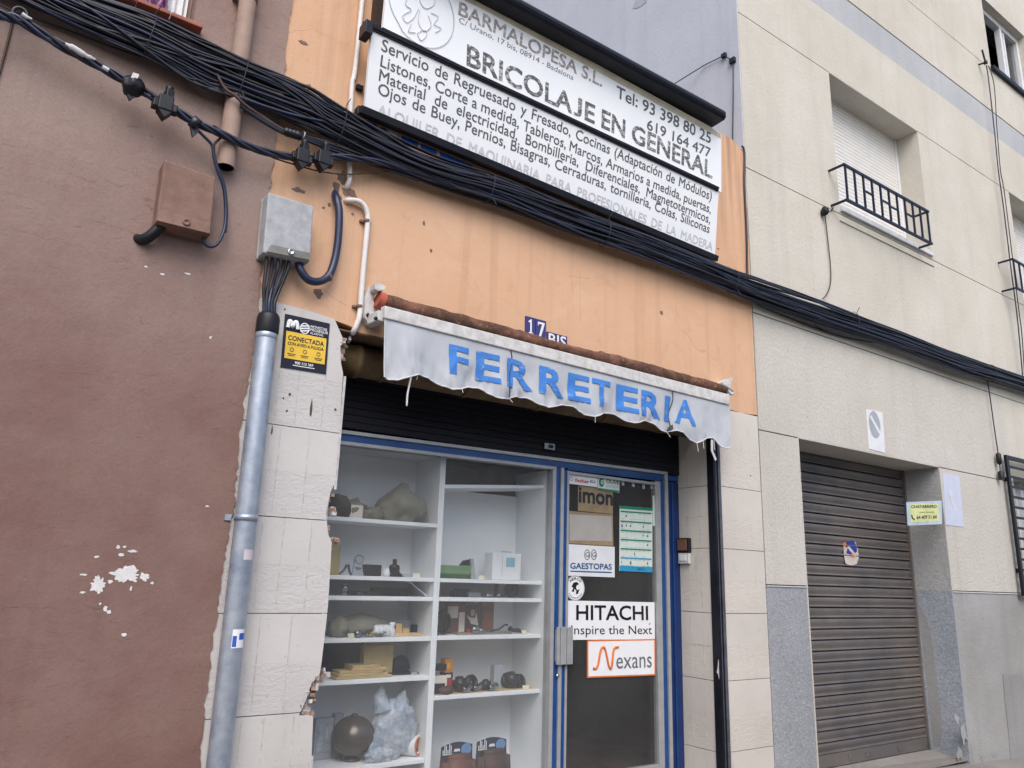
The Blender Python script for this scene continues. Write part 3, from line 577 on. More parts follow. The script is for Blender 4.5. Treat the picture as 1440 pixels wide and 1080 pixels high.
mb = MB(); mb.box(SX0+.032, SX1-.034, .38, .42, zbm+.012, zbm+.118, 0)
for x in (1196, 1220, 1226, 1266): q = P(x, 1062, .38); mb.box(q.x-.03, q.x+.03, .374, .38, zbm+.04, zbm+.09, 0)
obj('bottom_rail', mb, m_shut, o, bev=.003)
mb = MB(); mb.hexa([(SX0+.003, .02, gz(SX0)+.02), (SX1-.004, .02, gz(SX1)+.06), (SX1-.004, .02, zbm-.03), (SX0+.003, .02, zbm-.03)], [(SX0+.003, .424, gz(SX0)), (SX1-.004, .424, gz(SX1)), (SX1-.004, .424, zbm+.008), (SX0+.003, .424, zbm+.008)]); obj('threshold', mb, m_pave, B3)
# windows with blinds, railings
def blind_window(a, b, z0, z1, nm):
    o = thing_part = None
    mb = MB(); mb.box(a+.003, b-.003, .285, .30, z0+.06, z1-.003, 0); mb.box(a+.0035, a+.05, .262, .2845, z0+.06, z1-.0035, 0); mb.box(b-.05, b-.0035, .262, .2845, z0+.06, z1-.0035, 0); mb.box(a+.0502, b-.0502, .262, .2845, z0+.06, z0+.10, 0)
    o = obj('window', mb, m_wht, B3)
    mb = MB(); z = z0+.101
    while z < z1-.02:
        h = .046; mb.ext([(a+.0505, y, q) for y, q in ((.284, z), (.276, z+.002), (.2715, z+h*.5), (.276, z+h-.005), (.284, z+h-.002))], (b-a-.101, 0, 0)); z += h
    obj('roller_blind', mb, m_blind, o)
    mb = MB(); mb.box(a+.003, b-.003, -.03, .262, z0, z0+.055); obj('sill', mb, m_sill, o, bev=.004)
blind_window(WX0, WX1, WZ0, g1, 0); blind_window(V0, V1, WZ0, g1, 1)
for a, b in ((WX0, WX1), (V0, V1)): mb = MB(); mb.box(a-.02, b+.02, -.012, 0, WZ0-.115, WZ0-.1); obj('sill_moulding', mb, m_con, B3)
def railing(x0, x1, label):
    zt, zb = P(1186, 231, -.17).z, P(1187, 279, -.17).z; zm = (zt+zb)/2; T = thing('window_railing', label, 'railing', ((x0+x1)/2, -.17, zb), 'railings in front of the block windows')
    mb = MB(); y = -.17
    for z in (zt, zb): mb.box(x0, x1, y-.012, y+.012, z-.012, z+.012); mb.box(x0, x0+.02, y+.0122, -.001, z-.01, z+.01); mb.box(x1-.02, x1, y+.0122, -.001, z-.01, z+.01)
    obj('rail', mb, m_rail, T); mb = MB(); n = 11
    X_ = [x0+.03+(x1-x0-.06)*i/(n-1) for i in range(n)]
    for x in X_: mb.box(x-.009, x+.009, y-.009, y+.009, zb+.0125, zt-.0125)
    for i in (2, 4, 5, 7): mb.box(X_[i]+.0095, X_[i+1]-.0095, y-.008, y+.008, zm+(.02 if i != 5 else .0)-.008, zm+(.02 if i != 5 else 0)+.008)
    obj('balusters', mb, m_rail, T)
rx0 = P(1186, 235, -.17).x; rx1 = P(1308, 320, -.17).x
railing(rx0, rx1, 'dark blue iron railing in front of the white blind over the garage, geometric bars')
railing(P(1425, 378, -.17).x, P(1425, 378, -.17).x+rx1-rx0, 'dark iron railing cut off by the right edge of the photo')
# upper window with an open sash
mb = MB(); a, b = U0+.004, U1-.004; f = .07
mb.box(a, a+f, .10, .19, UZ0+.04, UZ1-.004); mb.box(b-f, b, .10, .19, UZ0+.04, UZ1-.004); mb.box(a+f+.0005, b-f-.0005, .10, .19, UZ0+.04, UZ0+.10); mb.box(a+f+.0005, b-f-.0005, .10, .19, UZ1-.09, UZ1-.004)
xm_ = a+.80; mb.box(xm_, xm_+.07, .105, .185, UZ0+.101, UZ1-.091); mb.box(xm_+.14, xm_+.19, .12, .18, UZ0+.101, UZ1-.091)
mb.box(a+.01, a+.05, .094, .0998, UZ0+.55, UZ1-.1, 1)
o = obj('window', mb, [m_wht, m_band], B3, bev=.004)
mb = MB(); mb.box(xm_+.075, b-f-.001, .15, .156, UZ0+.101, UZ1-.091); obj('pane', mb, m_dglass, o)
mb = MB(); mb.box(U0-.02, U1+.02, -.05, .0995, UZ0-.03, UZ0+.03); obj('sill', mb, m_blk, o)
# barred ground floor window at the right edge
mb = MB(); mb.box(GX0+.003, GX1-.003, .18, .19, GZ0, GZ1-.003); mb.box(GX0+.003, GX0+.06, .13, .1795, GZ0, GZ1-.003); mb.box(GX0+.5, GX0+.56, .13, .1795, GZ0, GZ1-.003); obj('window', mb, m_wht, B3)
T = thing('window_grille', 'black iron bar grille over the ground floor window at the right edge', 'grille', (GX0, -.05, GZ0))
a = P(1415, 640, -.06); b = P(1437, 838, -.06); xg = (a.x+b.x)/2+.02
mb = MB(); mb.box(xg-.03, xg+.03, -.075, -.045, b.z, a.z); mb.box(xg+.031, xg+1.7, -.075, -.045, a.z-.05, a.z); mb.box(xg+.031, xg+1.7, -.075, -.045, b.z, b.z+.05)
mb.box(xg+.02, xg+.05, -.0445, -.001, a.z-.3, a.z-.25); mb.box(xg+.02, xg+.05, -.0445, -.001, b.z+.25, b.z+.3); obj('frame', mb, m_blk, T, bev=.004)
mb = MB(); z = a.z-.13
while z > b.z+.1: mb.box(xg+.0305, xg+1.7, -.068, -.052, z-.014, z+.014); z -= .117
obj('bars', mb, m_blk, T)

# ------------------------------------------------------------------ notices on the block
def notice(name, label, cat, px, Y=0., m=m_white, t=.004, group=None):
    T = thing(name, label, cat, P(px[3][0], px[3][1], Y), group); mb = MB(); a = [P(x, y, Y-t) for x, y in px]; mb.hexa(a, [V((q.x, Y-.001, q.z)) for q in a]); obj('plate', mb, m, T); return T
def disc(mb, c, rx, rz, y, m=0, n=28, a0=0, a1=2*math.pi, slant=0):
    mb.add([(c.x+math.cos(a0+(a1-a0)*i/n)*rx+slant*math.sin(a0+(a1-a0)*i/n)*rz, y, c.z+math.sin(a0+(a1-a0)*i/n)*rz) for i in range(n)], [tuple(range(n))], m)
def ringm(mb, c, rx, rz, w, y, m=0, n=32, a0=0., a1=2*math.pi):
    for i in range(n):
        p, q = a0+(a1-a0)*i/n, a0+(a1-a0)*(i+1)/n
        mb.add([(c.x+math.cos(p)*rx, y, c.z+math.sin(p)*rz), (c.x+math.cos(q)*rx, y, c.z+math.sin(q)*rz), (c.x+math.cos(q)*(rx-w), y, c.z+math.sin(q)*(rz-w)), (c.x+math.cos(p)*(rx-w), y, c.z+math.sin(p)*(rz-w))], [(0, 1, 2, 3)], m)
def strip(mb, p, q, w, y, m=0):
    p, q = V((p.x, y, p.z)), V((q.x, y, q.z)); d = (q-p).normalized(); n = V((-d.z, 0, d.x))*w/2; mb.add([p+n, q+n, q-n, p-n], [(0, 1, 2, 3)], m)
m_fgrey = M('faded_grey_disc', C(168, 174, 182), .6, var=.1)
T = notice('no_parking_plate', 'white bleached no parking plate above the garage door, grey faded disc', 'sign', [(1218, 575), (1241, 580), (1245, 637), (1222, 631)], m=m_wht)
mb = MB(); c = P(1230, 597, -.005); disc(mb, c, .10, .135, -.006, 0); strip(mb, P(1224, 585, -.005), P(1237, 609, -.005), .035, -.0075, 1); obj('emblem', mb, [m_fgrey, m_wht], T)
T = notice('no_parking_sheet', 'pale blue faded no parking sheet stuck right of the garage door', 'sign', [(1326, 665), (1349, 669), (1356, 741), (1330, 738)], m=m_fadblue)
mb = MB(); c = P(1339, 702, -.005); strip(mb, P(1334, 688, -.005), P(1344, 716, -.005), .07, -.006, 0); obj('emblem', mb, M('faint_pale_print', C(216, 220, 234), .7), T)
# scrap dealer's card on the jamb edge
Y0 = .0
c_ = [PX(1274, 705, SX1-.012), PX(1323, 704, SX1-.012)]
px = [(1275, 706), (1324, 704), (1325, 737), (1277, 739)]; Yc = -.03
T = thing('scrap_dealer_card', 'yellow green scrap dealer card in a pale blue frame beside the shutter', 'notice', P(1277, 739, Yc))
mb = MB(); a = [P(x, y, Yc) for x, y in px]; mb.hexa(a, [q+V((0, .006, 0)) for q in a]); mb.box(a[1].x-.06, a[1].x-.01, Yc+.006, -.001, a[2].z+.1, a[1].z-.1); obj('plate', mb, M('pale_blue_laminate', C(186, 206, 222), .4), T)
mb = MB(); a = [P(x, y, Yc-.0015) for x, y in [(1279, 709), (1320, 707.5), (1321, 733), (1281, 735)]]; mb.add(a, [(0, 1, 2, 3)], 0)
def qtext(mb, t, bl, br, tl, Y, m=0, bold=0., just=False, shear=0, cap=None): mb.text(t, P(bl[0], bl[1], Y), P(br[0], br[1], Y), P(tl[0], tl[1], Y), bold, m, just, shear=shear, cap=cap)
qtext(mb, 'CHATARRERO', (1281, 714.5), (1317, 714), (1281, 710.5), Yc-.0015, 1, .03); qtext(mb, 'Llamar Gratuito', (1293, 721.5), (1313, 721), (1293, 719.2), Yc-.0015, 1); qtext(mb, '64 409 51 64', (1289, 730), (1317, 729), (1289, 725), Yc-.0015, 1, .02)
mb.tube(smooth([P(1282, 724, Yc-.004), P(1283, 728, Yc-.004), P(1286, 730.5, Yc-.004)]), .006, 6, 2)
obj('print', mb, [M('yellow_green_card', C(218, 222, 160), .5), m_black, m_navy], T)
# torn sticker on the shutter
mb = MB(); rr = random.Random(4); yy = .384
def tp(px, m, y): mb.ext([(P(a, b, y).x, y, P(a, b, y).z) for a, b in px], (0, .003, 0), m)
tp([(1186, 765), (1190, 770), (1203, 762), (1206, 772), (1208, 783), (1205, 793), (1196, 796), (1189, 792), (1187, 780)], 0, yy)
tp([(1190, 762), (1200, 760), (1205, 768), (1205, 776), (1198, 780), (1190, 778), (1193, 768)], 1, yy-.002); tp([(1185, 764), (1190, 762), (1190, 768), (1187, 769)], 2, yy-.003); tp([(1191, 769), (1194, 768), (1205, 781), (1203, 784)], 0, yy-.003); tp([(1194, 780), (1203, 778), (1203, 783), (1197, 784)], 2, yy-.0025)
obj('torn_sticker', mb, [M('torn_paper', C(206, 198, 190), .8, var=.2), M('blue_sticker_print', C(48, 62, 148), .4), M('orange_sticker_print', C(206, 130, 96), .5)], label='torn blue and white no parking sticker on the grey shutter', cat='sticker')

# ------------------------------------------------------------------ shop sign, leaning out from the wall
T = thing('shop_sign', 'large white shop sign of two leaning panels with black rails over the orange wall', 'sign', (3.1, -.05, P(514, 150, -.05).z), None)
def plane(px3, Ys):
    a, b, c = (P(x, y, Y) for (x, y), Y in zip(px3, Ys)); return a, (b-a).cross(c-a).normalized()
lp = plane([(514, 150), (1005, 358), (523, 45)], (-.06, -.06, -.19)); upn = plane([(539, 38), (1014, 270), (546, 0)], (-.21, -.21, -.25))
def panel(px, p, t=.03, off=0):
    mb = MB(); a = [PPL(x, y, *p) for x, y in px]; n = p[1] if p[1].y > 0 else -p[1]; mb.hexa(a, [q+n*t for q in a]); return mb
obj_lo = obj('lower_panel', panel([(523, 40), (1011, 262), (1005.5, 361), (513, 152)], lp), m_sign, T)
upx = [(548, -58), (690, 8), (1014, 187), (1014.5, 270.5), (538.5, 38)]
mb = MB(); a = [PPL(x, y, *upn) for x, y in upx]; n = upn[1] if upn[1].y > 0 else -upn[1]; mb.ext(a, n*.03, 0)
a = [PPL(x, y, *upn)-n*.0012 for x, y in [(560, -58), (690, 9), (1013.5, 187.5), (1013.5, 195), (690, 19), (560, -46)]]; mb.add(a, [tuple(range(6))], 1)  # beige strip along the top edge of the panel
up_o = obj('upper_panel', mb, [m_sign, m_cream], T)
def srail(mb, p, q, h, d, pn, m=0, off=.01):
    n = pn[1] if pn[1].y < 0 else -pn[1]; a, b = PPL(p[0], p[1], *pn), PPL(q[0], q[1], *pn); ux = (b-a).normalized(); v = n.cross(ux).normalized(); v = v if v.z > 0 else -v
    mb.hexa([a+n*d+v*h, b+n*d+v*h, b+n*d-v*h, a+n*d-v*h], [a-n*off+v*h, b-n*off+v*h, b-n*off-v*h, a-n*off-v*h], m)
mb = MB(); srail(mb, (518, 36), (1010, 266.5), .020, .010, lp, off=.05); srail(mb, (521, 37.5), (1009, 266.5), .006, .016, lp, off=.0); mb.boxr(PPL(519, 40, *lp)+V((-.01, .02, -.01)), (.05, .10, .09)); obj('rail', mb, m_blk, T, bev=.004)
mb = MB(); srail(mb, (505, 154), (1006, 364), .024, .035, lp, off=.05); mb.boxr(PPL(508, 156, *lp)+V((0, .03, 0)), (.05, .07, .06)); obj('rail', mb, m_blk, T, bev=.004)
# black hood along the top edge
mb = MB(); A_ = PPL(560, -62, *upn); B_ = PPL(1003, 172, *upn); n = upn[1] if upn[1].y < 0 else -upn[1]
prof = [(-.02, -.035), (.10, -.03), (.115, -.01), (.115, .03), (.10, .055), (-.02, .07), (-.2, .06), (-.2, -.02)]
mb.ext([A_+V((0, -d, h+.01)) for d, h in prof], B_-A_+V((.02, 0, .0)))
mb.ext([A_+V((0, -d, h+.01)) for d, h in [(.118, .0), (.121, .0), (.121, .012), (.118, .012)]], B_-A_)
obj('hood', mb, m_blk, T, bev=.006)
mb = MB()
for i in range(5):
    f = i/4; p = PPL(523+f*480, 70+f*225, *lp); 
    for h in (-.2, .25): mb = MB(); mb.box(p.x-.02, p.x+.02, -.03, -.001, p.z+h, p.z+h+.03); obj('bracket', mb, m_blk, T)
mb = MB(); p = PPL(545, 18, *upn); mb.box(p.x-.012, p.x+.05, p.y+.06, -.001, p.z-.05, p.z+.5); obj('bracket', mb, m_blk, T)
def stext(mb, pn, t, bl, br, tl, m=0, bold=0., just=False): mb.text(t, PPL(bl[0], bl[1], *pn), PPL(br[0], br[1], *pn), PPL(tl[0], tl[1], *pn), bold, m, just, off=.0009)
mb = MB()
stext(mb, lp, 'Servicio de Regruesado y Fresado, Cocinas (Adaptación de Módulos)', (536, 71), (1000, 282), (538, 54.5), 0, .011, True)
stext(mb, lp, 'Listones, Corte a medida, Tableros, Marcos, Armarios a medida, puertas,', (534.5, 93), (999, 300), (536.5, 77), 0, .011, True)
stext(mb, lp, 'Material de electricidad, Bombilleria, Diferenciales, Magnetotermicos,', (532.5, 113), (998, 314.5), (534.5, 97), 0, .011, True)
stext(mb, lp, 'Ojos de Buey, Pernios, Bisagras, Cerraduras, tornilleria, Colas, Siliconas', (531, 132), (997, 328), (533, 116), 0, .011, True)
stext(mb, lp, 'ALQUILER DE MAQUINARIA PARA PROFESIONALES DE LA MADERA', (530, 161), (1001, 352.5), (532, 146), 1, .03, True)
obj('lettering', mb, [m_ink, m_fade], obj_lo)
mb = MB()
stext(mb, upn, 'BARMALOPESA S.L.', (644.5, 20.5), (846, 122), (646.5, 2), 1, .03)
obj('lettering', mb, [m_ink, m_fade2, m_inkw], up_o); mb = MB()
stext(mb, upn, 'C/ Urano, 17 bis, 08914 - Badalona', (645, 31.5), (806, 113), (646, 24))
obj('lettering', mb, [m_ink, m_fade2, m_inkw], up_o); mb = MB()
for t, xa, xb in (('BRICOLA', 656.6, 803.5), ('J', 807, 817), ('E', 822.5, 835.5), ('EN', 846, 878), ('GENERAL', 888.5, 1001)):
    by = lambda x: 91+(x-656.6)*.4645; hh = 29-(xa-656)*.016; stext(mb, upn, t, (xa, by(xa)), (xb, by(xb)), (xa+1, by(xa)-hh+1), 2, .038)
obj('lettering', mb, [m_ink, m_fade2, m_inkw], up_o); mb = MB()
stext(mb, upn, 'Tel: 93 398 80 25', (866.5, 136.5), (999, 202), (867.5, 120.5), 0, .02)
obj('lettering', mb, [m_ink, m_fade2, m_inkw], up_o); mb = MB()
stext(mb, upn, '619 164 477', (909.5, 181.5), (998.5, 222), (910.5, 167.5), 0, .02)
obj('lettering', mb, [m_ink, m_fade2, m_inkw], up_o); mb = MB()
mb = MB()
# faded oval emblem: thin ring with washed out curls
def sp(px): return [PPL(x, y, *upn)+n*.004 for x, y in px]
el = [(592+46*math.cos(t*math.pi/18)+4*math.sin(t*math.pi/18), 8+54*math.sin(t*math.pi/18)+15*math.cos(t*math.pi/18)) for t in range(37)]
el = [(x, y+4) if x > 560 else (x, y) for x, y in el]
mb.tube(sp(el), .0018, 4, 0, cap=False)
for q in ([(575, -10), (570, 6), (578, 14), (566, 22), (572, 32), (582, 24), (588, 12)], [(588, -10), (592, 6), (600, 12), (610, 6), (612, -8)], [(590, 14), (588, 30), (596, 44), (606, 36), (602, 22)], [(606, 18), (616, 24), (610, 34), (620, 40), (612, 46)], [(586, 46), (592, 57), (600, 48), (596, 42), (588, 46)], [(578, 34), (574, 44), (584, 46)]):
    mb.tube(smooth(sp(q), 4), .0022, 4, 1)
obj('logo', mb, [m_fgrey, m_fade], up_o)
# blue and white stickers left on the wall under the sign
mb = MB()
for x0, x1, m in [(516, 530, 0), (536, 543, 0), (546, 559, 1), (565, 588, 0), (592, 614, 0), (619, 664, 0), (672, 690, 1), (696, 714, 1), (720, 740, 1)]:
    f = lambda x: 166+(x-515)*.4265+2
    a = [P(x0, f(x0)+1, -.004), P(x1, f(x1)+1, -.004), P(x1, f(x1)+(7 if x1 < 670 else 4), -.004), P(x0, f(x0)+(8 if x0 < 670 else 4), -.004)]; mb.hexa(a, [q+V((0, .0035, 0)) for q in a], m)
obj('old_lettering_strip', mb, [M('bright_blue_film', C(34, 92, 196), .4), m_wht], label='torn strips of blue and white film on the wall under the shop sign', cat='film strips')

# ------------------------------------------------------------------ awning
YB = -.20
A = thing('awning', 'small grey scalloped awning with blue FERRETERIA lettering and a dirty rolled cloth', 'awning', P(541, 450, YB))
barL = [(541, 429.5), (541, 447)]; barR = [(1027, 555), (1026, 569.5)]
mb = MB(); a = [P(*barL[0], YB), P(*barR[0], YB), P(*barR[1], YB), P(*barL[1], YB)]; mb.hexa(a, [q+V((0, .055, .006)) for q in a]); obj('front_bar', mb, m_whtd, A, bev=.006)
rl, rr_ = P(538, 424, -.09), P(1018, 549, -.09); pts = []; rs = []
rnd = random.Random(2)
for i in range(90):
    f = i/89; p = rl.lerp(rr_, f); p.z += .006*mn.noise(V((f*20, 1, 0))); pts.append(p); rs.append(.046+.008*mn.noise(V((f*30, 4, 0)))+.004*mn.noise(V((f*90, 4, 2)))+(.005 if .55 < f < .8 else 0)-(.010 if .38 < f < .56 else 0))
mb = MB(); mb.tube(pts, rs, 18)
obj('cloth_roll', mb, m_rust, A)
mb = MB(); mb.tube([rl+V((-.035, 0, .008)), rl+V((.005, 0, 0))], .050, 18, 0); obj('roll_cap', mb, m_red, A)
mb = MB()   # left bracket: cast plate, arm and hook
q = lambda x, y, Y=-.06: P(x, y, Y)
mb.ext([q(x, y) for x, y in [(514, 420), (518, 405), (528, 399), (531, 410), (524, 420), (530, 436), (536, 440), (540, 452), (530, 458), (518, 455), (513, 446)]], (0, .058, 0))
obj('bracket', mb, m_whtd, A, bev=.005); mb = MB(); mb.ext([q(x, y, -.13) for x, y in [(527, 399), (534, 398), (543, 403), (541, 407), (533, 409), (527, 406)]], (0, .07, 0)); obj('bracket_hook', mb, m_whtd, A, bev=.004); mb = MB(); mb.boxr(q(530, 448, -.11), (.06, .12, .06), .1); obj('arm', mb, m_whtd, A, bev=.005)
for x, y, Y in ((517, 443, -.061), (528, 448, -.171)): mb = MB(); mb.lathe([(0, 0), (.011, 0), (.011, .008), (0, .008)], q(x, y, Y), (0, -1, 0), 10); obj('bolt', mb, m_blkp, A)
mb = MB(); mb.ext([P(x, y, -.1) for x, y in [(1016, 537), (1029, 531), (1030, 534), (1026, 546), (1030, 552), (1026, 556), (1018, 552)]], (0, .098, 0)); obj('bracket', mb, m_whtd, A, bev=.004); mb = MB(); mb.tube(smooth([P(1018, 541, -.16), P(1024, 545, -.17), P(1031, 551, -.17), P(1028, 555, -.17), P(1024, 550, -.17)]), .008, 6); obj('crank_eye', mb, m_alu, A)
# valance
VB = [(541, 529), (548, 533), (558, 535), (570, 532), (588, 527), (604, 531), (620, 542), (636, 548), (648, 547), (660, 543.5), (676, 546), (690, 556), (704, 560.5), (716, 560), (727, 557), (743, 559), (758, 569), (773, 572.5), (783, 571), (793, 568.5), (808, 571), (822, 583), (836, 586), (843, 584), (851, 580), (866, 582), (879, 592), (891, 595), (899, 594), (907, 591), (921, 595), (931, 604), (940, 607), (946, 606), (952, 605), (961, 608), (972, 619), (981, 623), (988, 620), (996, 615.5), (1004, 616), (1008, 624), (1014, 629), (1021, 630), (1027, 629)]
def vbot(x):
    for (a, b), (c, d) in zip(VB, VB[1:]):
        if a <= x <= c: return b+(d-b)*(x-a)/(c-a)
    return VB[-1][1]
def vtop(x): return 446.5+(x-541)*(569-446.5)/(1026-541)
def vy(x, v):                               # folds of the cloth
    f = .014*math.sin(x*.095+v*1.2)*v+.012*mn.noise(V((x*.03, v*2, 3)))*v+.01*mn.noise(V((x*.09, v*3, 1)))*v
    f += .022*abs(mn.noise(V((x*.045+v*.9, v*1.4, 9))))*v+.010*mn.noise(V((x*.16-v*2, v*5, 5)))*v
    f += -.03*v*math.exp(-((x-560-20*v)/14)**2)+.03*v*math.exp(-((x-945)/5)**2)+.016*v*math.exp(-((x-720)/4)**2)-.02*v*math.exp(-((x-1000)/14)**2)
    return YB+.012+f
def vpt(x, v, o=0.):
    p = P(x, vtop(x)+(vbot(x)-vtop(x))*v, YB+.012); return V((p.x, vy(x, v)-o, p.z))
mb = MB(); nx, ny = 244, 10; vs = [vpt(541+(1027-541)*i/nx, j/ny) for j in range(ny+1) for i in range(nx+1)]
mb.add(vs, [(j*(nx+1)+i, j*(nx+1)+i+1, (j+1)*(nx+1)+i+1, (j+1)*(nx+1)+i) for j in range(ny) for i in range(nx)], 0, True)
mb.add([v+V((0, .003, 0)) for v in vs], [((j+1)*(nx+1)+i, (j+1)*(nx+1)+i+1, j*(nx+1)+i+1, j*(nx+1)+i) for j in range(ny) for i in range(nx)], 0, True)
mb.tube([vpt(541+(1027-541)*i/nx, 1.0, .001) for i in range(nx+1)], .0045, 5, 1)
mb.tube([vpt(541.5, j/8, 0) for j in range(9)], .004, 5, 1)
for x in (945, 718): mb.tube([vpt(x+2*math.sin(j), j/8*.98+.02, .003) for j in range(9)], .004, 4, 2)
mb.ext([vpt(944, .88, .004), vpt(948, .84, .004), vpt(949, .95, .004), vpt(945, 1., .004), vpt(942, .97, .004)], (0, .004, 0), 2)
val = obj('valance', mb, [m_aw, m_hem, M('dark_split_seam', C(84, 88, 96), .9)], A)
def ztext(t, bold):                          # letters follow the cloth, wrapped in its own measure
    g, fs = glyphs(t, 0, 0, bold); a = min(v[0] for v in g); b = max(v[0] for v in g); out = []
    return g, fs, a, b
mb = MB(); letters = 'FERRETERIA'; lx = [(631, 659), (670, 703), (713, 749), (758, 794), (799, 829), (832, 858), (867, 897), (901, 931), (935.5, 943.5), (949, 977)]
for ch, (xa, xb) in zip(letters, lx):
    gv, gf, a, b = ztext(ch, .026)
    bm = bmesh.new(); bv = [bm.verts.new((v[0], v[1], 0)) for v in gv]
    for f in gf:
        try: bm.faces.new([bv[i] for i in f])
        except ValueError: pass
    for k in range(9): bmesh.ops.bisect_plane(bm, geom=bm.verts[:]+bm.edges[:]+bm.faces[:], plane_co=(0, CAPH*(k+.5)/9, 0), plane_no=(0, 1, 0))
    for k in range(5): bmesh.ops.bisect_plane(bm, geom=bm.verts[:]+bm.edges[:]+bm.faces[:], plane_co=(a+(b-a)*(k+.5)/5, 0, 0), plane_no=(1, 0, 0))
    bm.verts.index_update(); out = []
    for v in bm.verts:
        px = xa+(xb-xa)*(v.co.x-a)/(b-a); ty = 485+(px-631)*(565.5-485)/(970-631); by = 523.5+(px-631)*(597.5-523.5)/(970-631)
        py = by+(ty-by)*v.co.y/CAPH; vv = (py-vtop(px))/(vbot(px)-vtop(px)); out.append(vpt(px, vv, .0045))
    mb = MB(); mb.add(out, [tuple(v.index for v in f.verts) for f in bm.faces], 0, True); bm.free(); obj('letter', mb, m_ferr, val)
mb = MB(); mb.tube(smooth([vpt(574.5, .99), P(575, 545, YB), P(573, 556, YB), P(572, 571, YB)]), [.006]*18+[.0045], 5); obj('hem_thread', mb, m_hem, A)
for x, y in ((981, 632), (989, 628), (720, 563), (650, 549), (836, 591), (585, 531), (942, 612), (1004, 630)): mb = MB(); mb.tube([vpt(x, .99), P(x+1, y+3, YB)], .002, 4); obj('hem_thread', mb, m_hem, A)
mb = MB(); mb.ext([P(x, y, YB+.02) for x, y in [(1000, 618), (1003, 618), (1003, 634), (1008, 646), (1006, 648), (1000, 634)]], (0, .003, 0))
obj('hem_thread', mb, m_hem, A)
# house number tiles
def ntile(name, label, px, t, txt):
    T = notice(name, label, 'number tile', px, 0, m_ptile if t == 0 else m_etile, .012, 'house number tiles'); mb = MB(); bl, br, tl = (P(x, y, -.0125) for x, y in txt[1])
    NUM = {'1': [(.12, 0), (.95, 0), (.95, .09), (.70, .13), (.70, 1), (.48, 1), (.1, .84), (.1, .76), (.40, .80), (.40, .13), (.12, .09)], '7': [(.02, .72), (.1, .72), (.16, .86), (.62, .86), (.18, 0), (.48, 0), (.98, .9), (.98, 1), (.05, 1)]}
    if txt[0] in NUM: mb.add([bl+(br-bl)*u+(tl-bl)*v-V((0, .0008, 0)) for u, v in NUM[txt[0]]], [tuple(range(len(NUM[txt[0]])))], 0)
    else: mb.text(txt[0], bl, br, tl, .02, 0)
    obj('numeral', mb, m_etile if t == 0 else m_ptile, T)
ntile('house_number_tile', 'violet enamel tile with white numeral 1 above the awning', [(739.5, 444), (753, 447.7), (752.5, 477), (739, 473.5)], 0, ('1', [(742.5, 468.5), (750, 470.5), (742.5, 448)]))
ntile('house_number_tile', 'violet enamel tile with white numeral 7 above the awning', [(753.6, 447.9), (768, 451.8), (767.5, 481), (753.2, 477.2)], 0, ('7', [(756, 472), (766, 474.5), (756, 452)]))
ntile('house_number_tile', 'white edged BIS tile half hidden behind the awning roll', [(769.5, 466), (797.5, 473.5), (797.5, 492), (769.5, 485)], 0, ('BIS', [(771.5, 484), (796, 490), (771.5, 468.5)]))
# alarm plate on the left pier
T = notice('alarm_plate', 'navy and yellow alarm notice on the left pier reading CONECTADA', 'sign', [(401, 441), (464, 455), (458.5, 526), (394.5, 516)], -.006, m_navy, .004)
mb = MB(); ya = -.0105
def aq(u, v): # plate coordinates
    x = (401+(464-401)*u)*(1-v)+(394.5+(458.5-394.5)*u)*v; y = (441+(455-441)*u)*(1-v)+(516+(526-516)*u)*v; return P(x, y, ya)
def rect(mb, u0, u1, v0, v1, m, o=.0012): 
    a = [aq(u0, v0), aq(u1, v0), aq(u1, v1), aq(u0, v1)]; mb.add([q-V((0, o, 0)) for q in a], [(0, 1, 2, 3)], m)
def at(mb, t, u0, u1, v1, v0, m, bold=0): mb.text(t, aq(u0, v1), aq(u1, v1), aq(u0, v0), bold, m, off=.0024)
rect(mb, .06, .95, .31, .82, 0)
at(mb, 'CONECTADA', .11, .90, .47, .385, 2, .02); at(mb, 'CON AVISO A POLICIA', .11, .90, .56, .505, 2, .012)
at(mb, 'MOVISTAR', .58, .95, .165, .115, 1, .02); at(mb, 'PROSEGUR', .58, .97, .225, .175, 1, .02); at(mb, 'ALARMAS', .58, .87, .285, .24, 1)
at(mb, '900 113 369', .30, .70, .905, .855, 1, .03); rect(mb, .26, .74, .925, .94, 1)
for u in (.17, .46, .76):
    c = aq(u+.04, .645); ringm(mb, V((c.x, c.y-.0025, c.z)), .011, .012, .003, ya-.0027, 2, 14); rect(mb, u-.05, u+.13, .72, .732, 2, .0025); rect(mb, u-.03, u+.11, .75, .762, 2, .0025)
c = aq(.455, .2); ringm(mb, c, .028, .032, .006, ya-.0026, 1, 24); 
for d in (-.014, 0, .014): strip(mb, c+V((-.024, 0, d-.005)), c+V((.024, 0, d+.006)), .008, ya-.0027, 1)
mpts = [aq(.08, .25), aq(.10, .13), aq(.14, .13), aq(.18, .22), aq(.22, .13), aq(.27, .13), aq(.30, .25)]
mb.tube(smooth([q-V((0, .004, 0)) for q in mpts], 5), .011, 6, 1)
obj('print', mb, [m_yel, m_white, m_navy], T)

